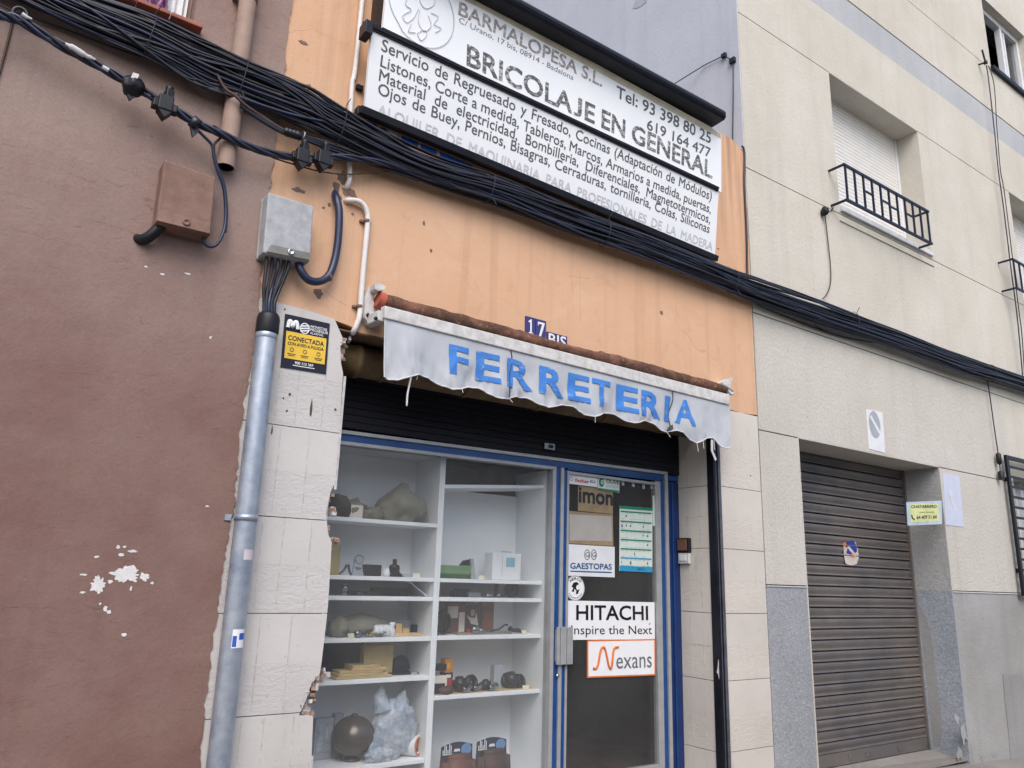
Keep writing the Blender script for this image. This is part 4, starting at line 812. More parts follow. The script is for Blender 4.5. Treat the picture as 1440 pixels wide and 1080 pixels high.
# ------------------------------------------------------------------ plates and stickers on the shop door
YD = SH+.001
def plate(name, label, px, m, frame=None, t=.003, Y=YD, cat='sign'):
    T = thing(name, label, cat, P(px[3][0], px[3][1], Y)); mb = MB(); a = [P(x, y, Y) for x, y in px]; mb.hexa(a, [q+V((0, t, 0)) for q in a]); obj('plate', mb, m, T, bev=.0008); return T
yt = YD
T = plate('fixings_sticker', 'white sticker with small red lettering at the top left of the door', [(795.5, 665), (840, 671.5), (840, 685), (795.5, 679.5)], m_white)
mb = MB(); qtext(mb, 'fischer', (808.5, 677.2), (828, 680), (808.5, 672.5), yt, 0, .035); strip(mb, P(830, 677, yt-.0015), P(837, 678, yt-.0015), .016, yt-.0015, 1); strip(mb, P(831, 677.2, yt), P(836, 677.8, yt), .008, yt-.003, 2); ringm(mb, P(803.5, 673, yt), .016, .016, .003, yt-.0015, 1, 16); obj('print', mb, [m_redp, m_navy, m_white], T)
T = plate('green_sticker', 'white and green sticker with a round dark green emblem', [(840.5, 670), (871.5, 673), (871, 693), (840.5, 688)], m_mint)
mb = MB(); c = P(845.7, 678.5, yt); disc(mb, c, .026, .034, yt-.0015, 1); ringm(mb, P(846.5, 678, yt), .012, .016, .006, yt-.003, 2, 16); qtext(mb, 'OLIVE', (852.5, 679), (870.5, 681.5), (852.5, 674), yt, 0, .015); qtext(mb, 'QUIMICA', (852, 684.5), (869.5, 686.5), (852, 681.8), yt, 3)
a = [P(x, y, yt-.0012) for x, y in [(841, 686), (870.5, 690), (870.5, 692.5), (841, 688)]]; mb.add(a, [(0, 1, 2, 3)], 1); obj('print', mb, [m_black, m_grn, m_white, m_fgrey], T)
T = plate('cardboard_sheet', 'brown cardboard behind the door glass with bold dark letters', [(813, 681), (862, 688), (862, 723), (813, 718)], m_card, Y=SH+.014)
mb = MB(); qtext(mb, 'imon', (814.3, 705.8), (861, 710.5), (814.3, 690), SH+.014, 0, .05, cap=.5); obj('print', mb, m_navy, T)
T = plate('cardboard_sheet', 'brown cardboard frame around a blank pale paper behind the door glass', [(795.5, 718), (862, 723.5), (862.5, 768), (796, 764)], m_card, Y=SH+.012)
mb = MB(); a = [P(x, y, SH+.0108) for x, y in [(801, 723), (860, 726), (860.5, 761), (801, 760)]]; mb.add(a, [(0, 1, 2, 3)], 0); obj('print', mb, m_card2, T)
T = plate('blue_lettered_plate', 'white plate with two ringed letters over underlined blue lettering', [(797, 765), (864.5, 769), (864.5, 812), (797, 809.5)], m_wht)
mb = MB(); qtext(mb, 'GAESTOPAS', (802, 799.5), (860, 801), (802, 791.5), yt, 0, .04); a = [P(x, y, yt-.0015) for x, y in [(802, 802.3), (860, 804.2), (860, 806), (802, 804)]]; mb.add(a, [(0, 1, 2, 3)], 0)
for x in (825.5, 835): ringm(mb, P(x, 780, yt), .028, .038, .006, yt-.0015, 1, 24); qtext(mb, 'G', (x-2.5, 783), (x+2.8, 783.3), (x-2.5, 776.5), yt, 1, .01)
obj('print', mb, [m_pblue, m_ink], T)
T = thing('round_sticker', 'round white sticker with a black animal emblem on the door glass', 'sticker', P(809, 843, yt)); c = P(809, 827, yt)
mb = MB(); R_ = .088; mb.ext([(c.x+math.cos(i*math.pi/20)*R_, yt, c.z+math.sin(i*math.pi/20)*R_) for i in range(40)], (0, .003, 0)); obj('plate', mb, m_white, T)
mb = MB(); ringm(mb, c, R_*.97, R_*.97, .003, yt-.0012, 0, 40)
mb.add([(c.x+x*R_, yt-.0015, c.z+z*R_) for x, z in [(-.42, .1), (-.2, .42), (.1, .5), (.34, .38), (.3, .16), (.42, -.1), (.3, -.42), (.05, -.5), (.1, -.2), (-.1, -.05), (-.15, -.3), (-.38, -.28), (-.22, .05)]], [tuple(range(13))], 0)
disc(mb, V((c.x+.02, 0, c.z+.005)), .014, .018, yt-.003, 1, 12)
for ch, an in zip('HERCO', (130, 110, 90, 70, 50)):
    a = rad(an); u = V((math.sin(a), 0, -math.cos(a))); v_ = V((math.cos(a), 0, math.sin(a))); o = V((c.x, yt, c.z))+v_*R_*.66; mb.text(ch, o-u*.009, o+u*.009, o-u*.009+v_*.018, .02, 0)
for i, an in enumerate(range(215, 330, 12)):
    a = rad(an); o = V((c.x+math.cos(a)*R_*.78, yt, c.z+math.sin(a)*R_*.78)); strip(mb, o+V((-.005*math.sin(a), 0, .005*math.cos(a))), o-V((-.005*math.sin(a), 0, .005*math.cos(a))), .006, yt-.0015, 0)
obj('print', mb, [m_black, m_white], T)
T = plate('white_plate', 'white plate with big black capitals and the line Inspire the Next', [(799, 844.5), (920.5, 847), (921, 899), (798.5, 900)], m_white)
mb = MB(); qtext(mb, 'HITACHI', (810.5, 871.5), (911, 871.5), (810.5, 851.2), yt, 0, .028); qtext(mb, 'Inspire the Next', (803, 892), (917, 891.5), (803, 879.5), yt, 0, .004); strip(mb, P(912.5, 878.5, yt), P(914.5, 876, yt), .006, yt-.0015, 0); obj('print', mb, m_black, T)
T = plate('orange_framed_plate', 'white plate with an orange border and a large curly orange letter', [(825.5, 900.5), (921.5, 898.5), (922, 950), (825.5, 953.5)], m_orp, Y=YD-.003)
mb = MB(); a = [P(x, y, yt-.0042) for x, y in [(827.5, 902.3), (920, 900.5), (920.3, 948), (827.5, 951.2)]]; mb.add(a, [(0, 1, 2, 3)], 1); mb.text('exans', P(866.5, 940.5, yt-.0042), P(916, 938.5, yt-.0042), P(866.5, 921, yt-.0042), -.008, 2, cap=.56 if 0 else None) if 0 else None
qtext(mb, 'exans', (866.5, 940.3), (916.5, 938.2), (866.5, 922), yt-.0045, 2, -.006, cap=.53)
mb.tube(smooth([P(x, y, yt-.007) for x, y in [(834, 939.5), (838, 940), (841, 934), (843.5, 920), (846, 911.5), (850, 911), (853, 922), (856, 936), (859, 940), (861, 932), (862.5, 916), (865, 910.5), (869.5, 910)]], 5), .008, 8, 0)
obj('print', mb, [m_orp, m_white, m_ink], T)
T = plate('price_chart', 'tall pale green printed chart with green and blue bands on the door', [(871.5, 711), (917.5, 714.5), (917.5, 805), (871, 803)], m_mint)
mb = MB()
def cq(u, v): return (871.5+46*u, (711+3.5*u)*(1-v)+(803+2*u)*v)
def cr(u0, u1, v0, v1, m, o=.0015): a = [P(*cq(u, v), yt-o) for u, v in ((u0, v0), (u1, v0), (u1, v1), (u0, v1))]; mb.add(a, [(0, 1, 2, 3)], m)
cr(0, 1, 0, .045, 0); cr(0, 1, .915, 1, 1); rr = random.Random(6)
for i, v in enumerate((.075, .225, .365, .505, .645, .785)):
    cr(.03, .97, v, v+.022, 0 if i < 4 else (0 if i == 4 else 1))
    for k in range(7):
        u = .05+.13*k; 
        if rr.random() < .75: cr(u, u+.08, v+.032, v+.040, 2)
        if rr.random() < .45: cr(u, u+rr.uniform(.02, .05), v+.06, v+rr.uniform(.08, .11), 3)
        if rr.random() < .6: cr(u, u+.09, v+.118, v+.124, 2)
cr(.55, .8, .935, .975, 4); cr(.05, .36, .95, .957, 4)
obj('print', mb, [m_grn, m_cyan, m_fgrey, m_ink, m_white], T)
mb = MB()
for x, y in ((876, 679), (890.5, 681), (905, 684), (916.5, 684)): a = P(x, y, SH+.012); mb.box(a.x-.014, a.x+.014, SH+.0105, SH+.0125, a.z-.02, a.z+.02)
obj('tape_scraps', mb, m_white, label='row of small white tape scraps at the top right of the door glass', cat='tape')

# ------------------------------------------------------------------ display shelf behind the pane
FY, BY = .45, .79
U = thing('display_shelf', 'white painted display shelving behind the shop pane', 'shelf unit', (2.5, FY, .0)); zT = 2.19
mb = MB(); mb.box(2.53, 2.572, FY, BY-.002, 0, zT); obj('divider', mb, m_shelf, U, bev=.002)
mb = MB(); mb.box(3.405, 3.46, FY-.02, BY+.02, 0, zT); obj('side_panel', mb, m_shelf, U)
mb = MB(); mb.box(XL-.2, XL-.12, FY, BY, 0, zT); obj('side_panel', mb, m_shelf, U)
mb = MB(); mb.box(XL-.118, 2.55, BY, BY+.015, 0, zT); mb.box(2.5505, 3.404, BY, BY+.015, 0, 2.02); obj('back_panel', mb, m_shelf, U)
mb = MB(); mb.box(XL-.118, 2.5295, FY+.02, BY-.001, zT-.0, zT+.02); obj('top_panel', mb, m_shelf, U)
LS = [1.749, 1.404, 1.285, 1.043, .81, .335]; RS = [1.404, 1.285, 1.046, .688, .10]
for z in LS: mb = MB(); mb.box(XL-.118, 2.5295, FY+.003, BY-.001, z-.024, z); obj('shelf', mb, m_shelf, U, bev=.002)
for z in RS: mb = MB(); mb.box(2.5725, 3.4045, FY+.003, BY-.001, z-.024, z); obj('shelf', mb, m_shelf, U, bev=.002)
mb = MB(); a, b = P(627, 681.5, FY), P(761, 682, FY); mb.hexa([(2.5725, FY+.003, a.z-.024), (3.4045, FY+.003, b.z-.02), (3.4045, FY+.003, b.z), (2.5725, FY+.003, a.z)], [(2.5725, BY-.001, a.z-.024), (3.4045, BY-.001, b.z-.02), (3.4045, BY-.001, b.z), (2.5725, BY-.001, a.z)]); obj('shelf', mb, m_shelf, U, label='top shelf hanging slightly askew')

def xr_(x0, x1, Y, y=850): return P(x0, y, Y).x, P(x1, y, Y).x
def ibox(mb, x0, x1, ytop, Y, d, z, m=0):
    a = P(x0, ytop, Y); b = P(x1, ytop, Y); mb.box(a.x, b.x, Y, Y+d, z+.001, max(a.z, z+.012), m)
def item(name, label, cat, mb, mats, bev=0, **k): return obj(name, mb, mats, label=label, cat=cat, bev=bev, **k)
z = LS[0]
a, b = P(533, 705, .58), P(597, 705, .58); mb = MB(); mb.blob(((a.x+b.x)/2, .60, z), ((b.x-a.x)/2*1.02, .15, .15), 3, .2, 2.1, top=.72); q = P(566, 684, .6); mb.tube(smooth([(q.x-.03, .6, q.z-.06), (q.x-.005, .6, q.z+.0), (q.x+.02, .6, q.z+.005), (q.x+.03, .6, q.z-.03)]), .022, 8)
for i in range(0): mb.tube(smooth([(a.x+.05+.08*i, .47+.01*i, z+.05), (a.x+.1+.05*i, .47, z+.12), (q.x, .56, q.z-.03)]), .005, 5)
item('canvas_hood', 'large olive canvas hood with a pointed top on the highest left shelf', 'hood', mb, m_olive)
mb = MB(); a, b = P(462, 710, .56), P(492, 710, .56); mb.blob(((a.x+b.x)/2, .58, z), ((b.x-a.x)/2, .12, .085), 8, .16); item('cloth_lump', 'dark lumpy cloth at the left end of the highest shelf', 'cloth', mb, m_oldk)
mb = MB(); ibox(mb, 490, 513, 706, .56, .1, z, 0); ibox(mb, 493, 511, 709.5, .5575, .002, z, 1); ibox(mb, 513.5, 517, 710, .56, .1, z, 2)
item('label_box', 'small olive box with a pale label beside the canvas hood', 'box', mb, [m_olive, m_card2, m_brn], .003)
mb = MB(); a = P(525, 715, .56); mb.blob((a.x, .58, z), (.07, .07, .05), 5, .3, 2.2); mb.blob((a.x-.12, .62, z), (.09, .06, .075), 6, .3, 2.2); item('plastic_wrap', 'crumpled olive plastic between the box and the canvas hood', 'wrap', mb, m_olive)
z = LS[1]
mb = MB(); ibox(mb, 462, 480, 766, .66, .02, z); item('leaning_board', 'tan board standing upright at the left of the second shelf', 'board', mb, m_tan, .002)
T = thing('bust_card', 'small grey upright card with a dark wheel shaped motif on the second shelf', 'card', (P(505, 808, .58).x, .58, z)); mb = MB(); a, b = P(497, 786, .58), P(509, 786, .58); mb.ext([(a.x, .58, z+.001), (b.x+.02, .58, z+.001), (b.x+.01, .58, a.z*.4+z*.6), (b.x, .58, a.z), (a.x+.01, .58, a.z)], (0, .012, 0)); obj('card', mb, m_fgrey, T)
mb = MB(); c = V(((a.x+b.x)/2+.01, 0, z+.055)); disc(mb, c, .025, .02, .5785, 0, 14, math.pi, 2*math.pi); ringm(mb, V((c.x, 0, z+.1)), .03, .03, .006, .5785, 0, 18); obj('motif', mb, m_ink, T)
mb = MB(); ibox(mb, 515, 537.5, 793.5, .56, .1, z); item('black_box', 'black box in the middle of the second shelf', 'box', mb, m_dkm, .006)
mb = MB(); a = P(543, 808, .55); mb.lathe([(0, 0), (.024, .001), (.027, .02), (.02, .045), (.012, .05), (.0, .052)], (a.x, .55, z), n=14); item('white_fitting', 'small white round fitting between black box and black bottle', 'fitting', mb, m_wht)
mb = MB(); a = P(554, 808, .58); t_ = P(554, 786, .58).z-z; mb.lathe([(0, .001), (.034, .001), (.034, t_*.58), (.03, t_*.66), (.014, t_*.7), (.014, t_), (0, t_)], (a.x, .58, z), n=16); item('black_bottle', 'black bottle with a thin neck on the second shelf', 'bottle', mb, m_blkp)
mb = MB(); a, b = P(548, 802, .53), P(568, 808, .53); mb.ext([(a.x, .53, z+.001), (b.x, .53, z+.001), (a.x+.045, .53, z+.055), (a.x, .53, z+.045)], (0, .03, 0)); item('black_wedge', 'low black wedge in front of the black bottle', 'wedge', mb, m_dkm, .003)
mb = MB(); a = P(575, 807, .56); mb.ext([(a.x-.07, .55, z+.001), (a.x+.07, .56, z+.001), (a.x+.03, .6, z+.022), (a.x-.05, .6, z+.026)], (0, .06, 0)); item('white_packet', 'flat white plastic packet at the right of the second shelf', 'packet', mb, m_film)
mb = MB(); a = P(488, 808, .55); mb.tube(smooth([(a.x-.05, .55, z+.008), (a.x-.02, .56, z+.03), (a.x, .55, z+.07), (a.x+.015, .55, z+.02), (a.x+.03, .55, z+.006)]), .008, 6); item('metal_clip', 'small bent metal clip beside the tan board', 'clip', mb, m_chrome)
z = LS[2]
mb = MB(); ibox(mb, 488, 513, 830.5, .55, .08, z, 0); ibox(mb, 515, 530, 831.5, .55, .08, z, 0); a, b = P(525, 829, .6), P(575, 829, .6); mb.box(a.x, b.x, .6, .66, z+.001, z+.052, 0); item('tool_strip', 'row of low black tool pieces on the narrow third shelf', 'tool set', mb, m_dkm, .005)
mb = MB(); a = P(484, 836, .53); mb.lathe([(0, .001), (.02, .001), (.012, .02), (.02, .035), (.022, .05), (.01, .062), (0, .064)], (a.x, .53, z), n=14); item('steel_finial', 'shiny steel knob at the left of the narrow third shelf', 'knob', mb, m_chrome)
mb = MB(); ibox(mb, 504, 508, 833, .53, .03, z); item('steel_block', 'tiny steel block among the black tool pieces', 'fitting', mb, m_chrome, .003)
mb = MB(); mb.tube(smooth([(P(560, 822, .6).x, .6, z+.115), (P(575, 826, .58).x, .58, z+.09), (P(590, 834, .55).x, .55, z+.04), (P(600, 838, .5).x, .5, z+.005)]), .005, 6); item('white_string', 'thin white cord curving down to the third shelf', 'cord', mb, m_wht)
z = LS[3]
mb = MB(); a, b = P(474, 880, .56), P(548, 880, .6); mb.blob(((a.x+b.x)/2, .63, z), ((b.x-a.x)/2, .1, .075), 12, .14, 1.3); mb.blob((a.x+.02, .58, z), (.06, .08, .07), 13, .2); item('cloth_roll_bundle', 'long grey green rolled cloth bundle on the fourth shelf', 'bundle', mb, m_olive)
mb = MB(); a = P(538, 888, .54); mb.lathe([(0, 0), (.028, 0), (.034, .01), (.034, .12), (.028, .13), (0, .13)], (a.x-.065, .54, z+.035), (1, .1, 0), 16)
for i in range(5): mb.lathe([(.0345, .02+.022*i), (.037, .02+.022*i), (.037, .03+.022*i), (.0345, .03+.022*i)], (a.x-.065, .54, z+.035), (1, .1, 0), 16)
item('white_spool', 'white ribbed spool in front of the cloth bundle', 'spool', mb, m_wht)
mb = MB(); a = P(551, 886, .54); mb.lathe([(0, .001), (.022, .001), (.022, .04), (.012, .055), (.018, .07), (.018, .085), (0, .085)], (a.x, .54, z), n=14); item('white_connector', 'small white plastic connector right of the ribbed spool', 'connector', mb, m_wht)
mb = MB(); ibox(mb, 557, 566, 877, .57, .03, z, 0); ibox(mb, 567, 576, 884, .56, .05, z, 0); a, b = P(556, 890, .52), P(595, 890, .52); mb.box(a.x, b.x, .52, .57, z+.001, z+.02, 0); item('wooden_offcuts', 'pale wooden offcuts at the right of the fourth shelf', 'offcuts', mb, m_card, .002)
mb = MB(); a, b = P(553, 871, .68), P(577, 871, .68); mb.box(a.x, b.x, .68, .70, z+.001, a.z); item('grey_mount', 'grey flat frame leaning behind the wooden offcuts', 'frame', mb, m_fgrey, .003)
mb = MB(); a = P(499, 892, .52); mb.lathe([(0, 0), (.016, 0), (.016, .03), (.022, .03), (.022, .04), (0, .04)], (a.x, .52, z+.022), (.3, -1, 0), 12); mb.tube([(a.x+.03, .5, z+.012), (a.x+.13, .52, z+.012)], .009, 8); item('brass_fittings', 'small dull metal fittings at the front of the fourth shelf', 'fittings', mb, m_chrome)
z = LS[4]
mb = MB(); a, b = P(452, 902, .66), P(513, 902, .66); mb.box(a.x, b.x, .66, .70, z+.001, a.z-.01); item('navy_folder', 'dark navy panel standing on the fifth shelf', 'panel', mb, m_void, .004)
mb = MB(); ibox(mb, 513, 554, 908, .60, .06, z); item('cardboard_box', 'upright tan cardboard box on the fifth shelf', 'box', mb, m_tan, .003)
mb = MB(); a, b = P(470, 934, .54), P(548, 934, .56); rr = random.Random(8)
for i in range(5): mb.boxr(((a.x+b.x)/2+rr.uniform(-.03, .03), .55+.006*i, z+.009+.014*i), (b.x-a.x-.05*i, .13, .013), rr.uniform(-.08, .08), i % 2)
item('board_stack', 'stack of thin tan and yellowish boards in front of the tan box', 'boards', mb, [m_tan, m_card], .001)
mb = MB(); a, b = P(556, 922, .6), P(575, 922, .6); mb.blob(((a.x+b.x)/2, .62, z), (.062, .05, .065), 15, .12); mb.box((a.x+b.x)/2-.09, (a.x+b.x)/2+.10, .55, .6, z+.001, z+.012); item('navy_pouch', 'dark navy pouch beside the tan cardboard box', 'pouch', mb, m_void)
z = LS[5]
mb = MB(); a, b = P(474, 1035, .55), P(530, 1035, .55); c = V(((a.x+b.x)/2, .61, z+.125)); R_ = (b.x-a.x)/2
mb.lathe([(R_*math.sin(t*math.pi/16)*1.0, -R_*math.cos(t*math.pi/16)*.9) for t in range(17)], (c.x, c.y, z+R_*.9+.02), n=32); mb.lathe([(.05, 0), (.055, .005), (.045, .02), (0, .022)], (c.x, c.y, z), n=20); mb.lathe([(0, 0), (.022, 0), (.016, .015), (0, .017)], (c.x, c.y, z+R_*1.8+.015), n=14); item('glazed_ball', 'big round bronze brown glazed ball ornament on the bottom left shelf', 'ornament', mb, m_brball)
mb = MB(); a = P(545, 1030, .56); bm = bmesh.new(); bmesh.ops.create_icosphere(bm, subdivisions=4, radius=1)
vs = []
for v in bm.verts:
    q = v.co.copy(); d = 1+.22*mn.noise(q*1.7+V((4, 2, 9)))+.34*abs(mn.noise(q*3.1))+.2*abs(mn.noise(q*7))-.1; q *= d; q.x *= (.95-.25*q.z); q.z *= 1+.25*mn.noise(V((q.x*3, 1, 4)))
    vs.append((a.x+.03+q.x*.145+.02*q.z, .53+q.y*.045, z+.18+q.z*.18))
mb.add(vs, [tuple(v.index for v in f.verts) for f in bm.faces], 0, True); bm.free(); mb.tube([(a.x-.05, .545, z+.28), (a.x-.075, .55, z+.37), (a.x-.07, .55, z+.44)], [.06, .04, .004], 10); mb.blob((a.x-.08, .50, z), (.09, .03, .045), 18, .35, 2.5); item('plastic_bag', 'crumpled clear bluish plastic bag leaning on the bronze ball', 'bag', mb, m_film)
T = thing('white_roll', 'white roll lying with its tan ringed end showing, right end of the bottom left shelf', 'roll', (P(584, 1055, .55).x, .55, z)); a = P(590, 1054, .5); ax = V((.35, -.5, .02)).normalized(); o_ = V((a.x, .52, z+.062))
mb = MB(); mb.lathe([(0, -.15), (.056, -.15), (.06, -.14), (.06, -.01), (.056, 0), (.045, 0), (.045, -.02), (0, -.02)], o_, ax, 24); obj('paper', mb, m_wht, T)
mb = MB(); mb.lathe([(.0445, .002), (.052, .002), (.052, .006), (.0445, .006)], o_, ax, 24); mb.lathe([(0, -.012), (.02, -.012), (.024, -.018)], o_, ax, 18, 0); obj('ring', mb, m_orp, T); mb = MB(); mb.lathe([(.025, -.018), (.0435, -.014), (.0438, -.018)], o_, ax, 20); obj('core', mb, m_brn, T)
mb = MB(); 
for x in (452, 464, 478): a = P(x, 1005, .7); mb.box(a.x-.03, a.x+.03, .7, .75, z+.001, z+.27-.02*(x % 3)); mb.box(a.x-.02, a.x+.02, .695, .6995, z+.04, z+.2, 1)
item('glass_blocks', 'greyish glass blocks standing behind the bronze ball', 'glass blocks', mb, [m_fgrey, m_film], .004)
# right hand compartments
z = RS[0]
T = thing('green_box', 'green plastic tool case on the upper right shelf', 'case', (P(645, 812, .56).x, .56, z)); mb = MB(); a, b = P(616, 794, .56), P(664, 794, .56); mb.box(a.x, b.x, .56, .64, z+.03, a.z); obj('case', mb, m_green, T, bev=.006)
mb = MB(); mb.box(a.x+.004, b.x-.01, .563, .637, z+.001, z+.0295); obj('base', mb, M('dark_green_plastic', C(60, 92, 52), .5), T); mb = MB(); mb.ext([(b.x-.002, .56, z+.001), (b.x+.035, .56, z+.001), (b.x+.01, .56, a.z+.05), (b.x-.01, .56, a.z+.05)], (0, .02, 0)); obj('stand', mb, m_fgrey, T)
mb = MB(); c = P(655, 790, .6); mb.ext([(c.x-.05, .58, a.z+.001), (c.x+.03, .58, a.z+.001), (c.x+.025, .58, a.z+.045), (c.x-.02, .58, a.z+.035)], (0, .03, 0)); item('black_clip', 'small black clip lying on the green case', 'clip', mb, m_blkp, .004)
T = thing('white_carton', 'white carton with a pale blue square print on the upper right shelf', 'box', (P(715, 813, .54).x, .54, z)); mb = MB(); a, b = P(693, 777, .54), P(733, 777, .54); mb.box(a.x, b.x, .54, .64, z+.001, a.z); obj('carton', mb, m_wht, T, bev=.004)
mb = MB(); y = .5385; mb.add([(a.x+.115, y, z+.09), (a.x+.19, y, z+.09), (a.x+.19, y, z+.155), (a.x+.115, y, z+.155)], [(0, 1, 2, 3)], 0); mb.add([(a.x+.07, y, z+.19), (a.x+.16, y, z+.19), (a.x+.16, y, z+.196), (a.x+.07, y, z+.196)], [(0, 1, 2, 3)], 1); mb.add([(a.x+.08, y, z+.02), (a.x+.084, y, z+.02), (a.x+.084, y, a.z-.02), (a.x+.08, y, a.z-.02)], [(0, 1, 2, 3)], 1); obj('print', mb, [M('pale_blue_square', C(140, 188, 206), .5), m_fgrey], T)
z = RS[1]
mb = MB(); ibox(mb, 640, 657, 831, .56, .06, z, 0); ibox(mb, 639, 658, 829.5, .555, .07, z, 1); item('grey_tin', 'small grey tin with a dark lid on the narrow right shelf', 'tin', mb, [m_fgrey, m_dkm], .004)
mb = MB(); ibox(mb, 659, 677, 833, .58, .05, z); item('grey_block', 'flat grey block right of the small tin', 'block', mb, m_fgrey, .004)
mb = MB(); a = P(720, 832, .57); mb.lathe([(0, -.025), (.05, -.025), (.056, -.012), (.056, .012), (.05, .025), (0, .025)], (a.x, .57, z+.058), (0, 1, 0), 22); mb.lathe([(0, .026), (.02, .026), (.02, .04), (0, .04)], (a.x, .57, z+.058), (0, -1, 0), 14); item('black_castor_disc', 'black round wheel standing on the narrow right shelf', 'wheel', mb, m_dkm)
mb = MB(); ibox(mb, 698, 702, 820, .6, .03, z); item('black_rod', 'black upright bar on the narrow right shelf', 'bar', mb, m_blkp, .004)
for i, x in enumerate((686, 701, 690)):
    mb = MB(); a = P(x, 836, .52+.02*i); mb.lathe([(0, .001), (.014, .001), (.018, .012), (.014, .024), (.006, .03), (0, .031)], (a.x, .52+.02*i, z), n=12); item('chrome_button', 'tiny shiny chrome button on the narrow right shelf', 'button', mb, m_chrome, group='chrome buttons on the narrow shelf')
z = RS[2]
mb = MB(); a = P(624, 880, .55)
for i in range(7): mb.tube([(a.x+.055*math.cos(t*.33)+.004*i, .55+.012*i, z+.075+.066*math.sin(t*.33)) for t in range(20)], .0075, 6)
item('black_coil', 'coil of black cable at the left of the third right shelf', 'coil', mb, m_cab)
def photo_box(x0, x1, yt_, Y, label, mats):
    T = thing('photo_box', label, 'box', (P((x0+x1)/2, 885, Y).x, Y, z)); mb = MB(); a, b = P(x0, yt_, Y), P(x1, yt_, Y); mb.box(a.x, b.x, Y, Y+.05, z+.001, a.z); obj('carton', mb, mats[0], T, bev=.003); return T, a, b
T, a, b = photo_box(630, 655, 848, .64, 'brown and cream product carton behind the black coil', [m_brn]); mb = MB(); mb.box(a.x, b.x-.06, .6365, .6395, z+.1, a.z-.02, 0); mb.box(b.x-.05, b.x-.005, .6365, .6395, z+.01, a.z-.06, 0); obj('print', mb, m_card2, T)
T, a, b = photo_box(654, 676, 851, .66, 'dark product carton with a pale figure picture', [m_dkbrn]); mb = MB(); c = V(((a.x+b.x)/2, 0, 0)); y = .6585
disc(mb, V((c.x, 0, a.z-.05)), .018, .024, y, 0, 14); mb.add([(c.x-.05, y, z+.12), (c.x-.02, y, a.z-.08), (c.x+.02, y, a.z-.085), (c.x+.03, y, z+.14), (c.x+.05, y, z+.05), (c.x-.01, y, z+.06)], [tuple(range(6))], 1); obj('picture', mb, [m_card, m_card2], T)
T, a, b = photo_box(678, 695, 847, .66, 'reddish brown tall carton beside the dark picture carton', [m_brn]); mb = MB(); mb.box(a.x+.01, b.x-.01, .6565, .6595, z+.03, z+.14); obj('print', mb, M('rust_print', C(150, 84, 60), .5), T)
rr = random.Random(12)
for i, (x, y, s_) in enumerate([(668, 886, .03), (677, 884, .022)]):
    mb = MB(); a = P(x, y, .53); mb.lathe([(0, -s_), (s_*.7, -s_), (s_, -s_*.4), (s_*.8, .0), (s_, s_*.4), (s_*.6, s_), (0, s_)], (a.x, .53, z+s_+.001), (1, rr.uniform(-.4, .4), rr.uniform(-.1, .3)), 14); item('pipe_fitting', ('larger' if i == 0 else 'smaller')+' shiny pipe fitting in front of the figure carton', 'fitting', mb, m_chrome)
mb = MB(); a, b = P(644, 889, .52), P(720, 888, .52); mb.box(a.x, b.x, .52, .60, z+.001, z+.012, 0); mb.tube([(P(690, 886, .55).x, .55, z+.02), (P(702, 882, .55).x, .55, z+.03), (P(710, 878, .55).x, .55, z+.06), (P(714, 878, .55).x, .55, z+.058)], .007, 6, 1); item('tool_tray', 'flat grey green mat with a bent black hex key', 'tools', mb, [m_olive, m_dkm], .002)
mb = MB(); a = P(725, 885, .55); mb.tube([(a.x-.05, .55, z+.035), (a.x-.02, .55, z+.02), (a.x+.02, .55, z+.022), (a.x+.06, .55, z+.01)], [.02, .012, .016, .008], 8); item('black_valve', 'small black lever valve at the right of the third right shelf', 'valve', mb, m_dkm)
z = RS[3]
T = thing('spray_carton', 'slim orange and red carton on the fourth right shelf', 'box', (P(632, 960, .6).x, .6, z)); mb = MB(); a, b = P(626, 927, .6), P(638, 927, .6); h = a.z-z; mb.box(a.x, b.x, .6, .66, z+.001, z+h*.38, 1); mb.box(a.x, b.x, .6, .66, z+h*.3805, z+h*.58, 2); mb.box(a.x, b.x, .6, .66, z+h*.5805, a.z, 0); obj('carton', mb, [m_orbox, m_redp, m_navycard], T, bev=.002)
mb = MB(); mb.add([(a.x+.01+i*.018, .5985, z+h*(.42+.1*(j == 1))) for i, j in ((0, 0), (2.2, 0), (2.2, 1), (0, 1))], [(0, 1, 2, 3)], 0); disc(mb, V((a.x+.025, 0, a.z-.04)), .014, .02, .5985, 1, 12); obj('print', mb, [m_white, m_yel], T)
mb = MB(); ibox(mb, 606, 629, 951.5, .54, .07, z+.03, 0); ibox(mb, 606, 626, 962, .53, .1, z, 1); a, b = P(606, 951, .54), P(629, 951, .54); mb.box(a.x, b.x, .55, .6, a.z+.03, a.z+.07, 1); item('white_box', 'small white box stacked on black pieces left of the orange carton', 'box', mb, [m_card2, m_blkp], .003)
mb = MB(); a = P(627, 967, .5); mb.blob((a.x, .5, z), (.05, .03, .03), 22, .2); item('dark_lump', 'small dark reddish fitting in front of the white box', 'fitting', mb, m_dkbrn)
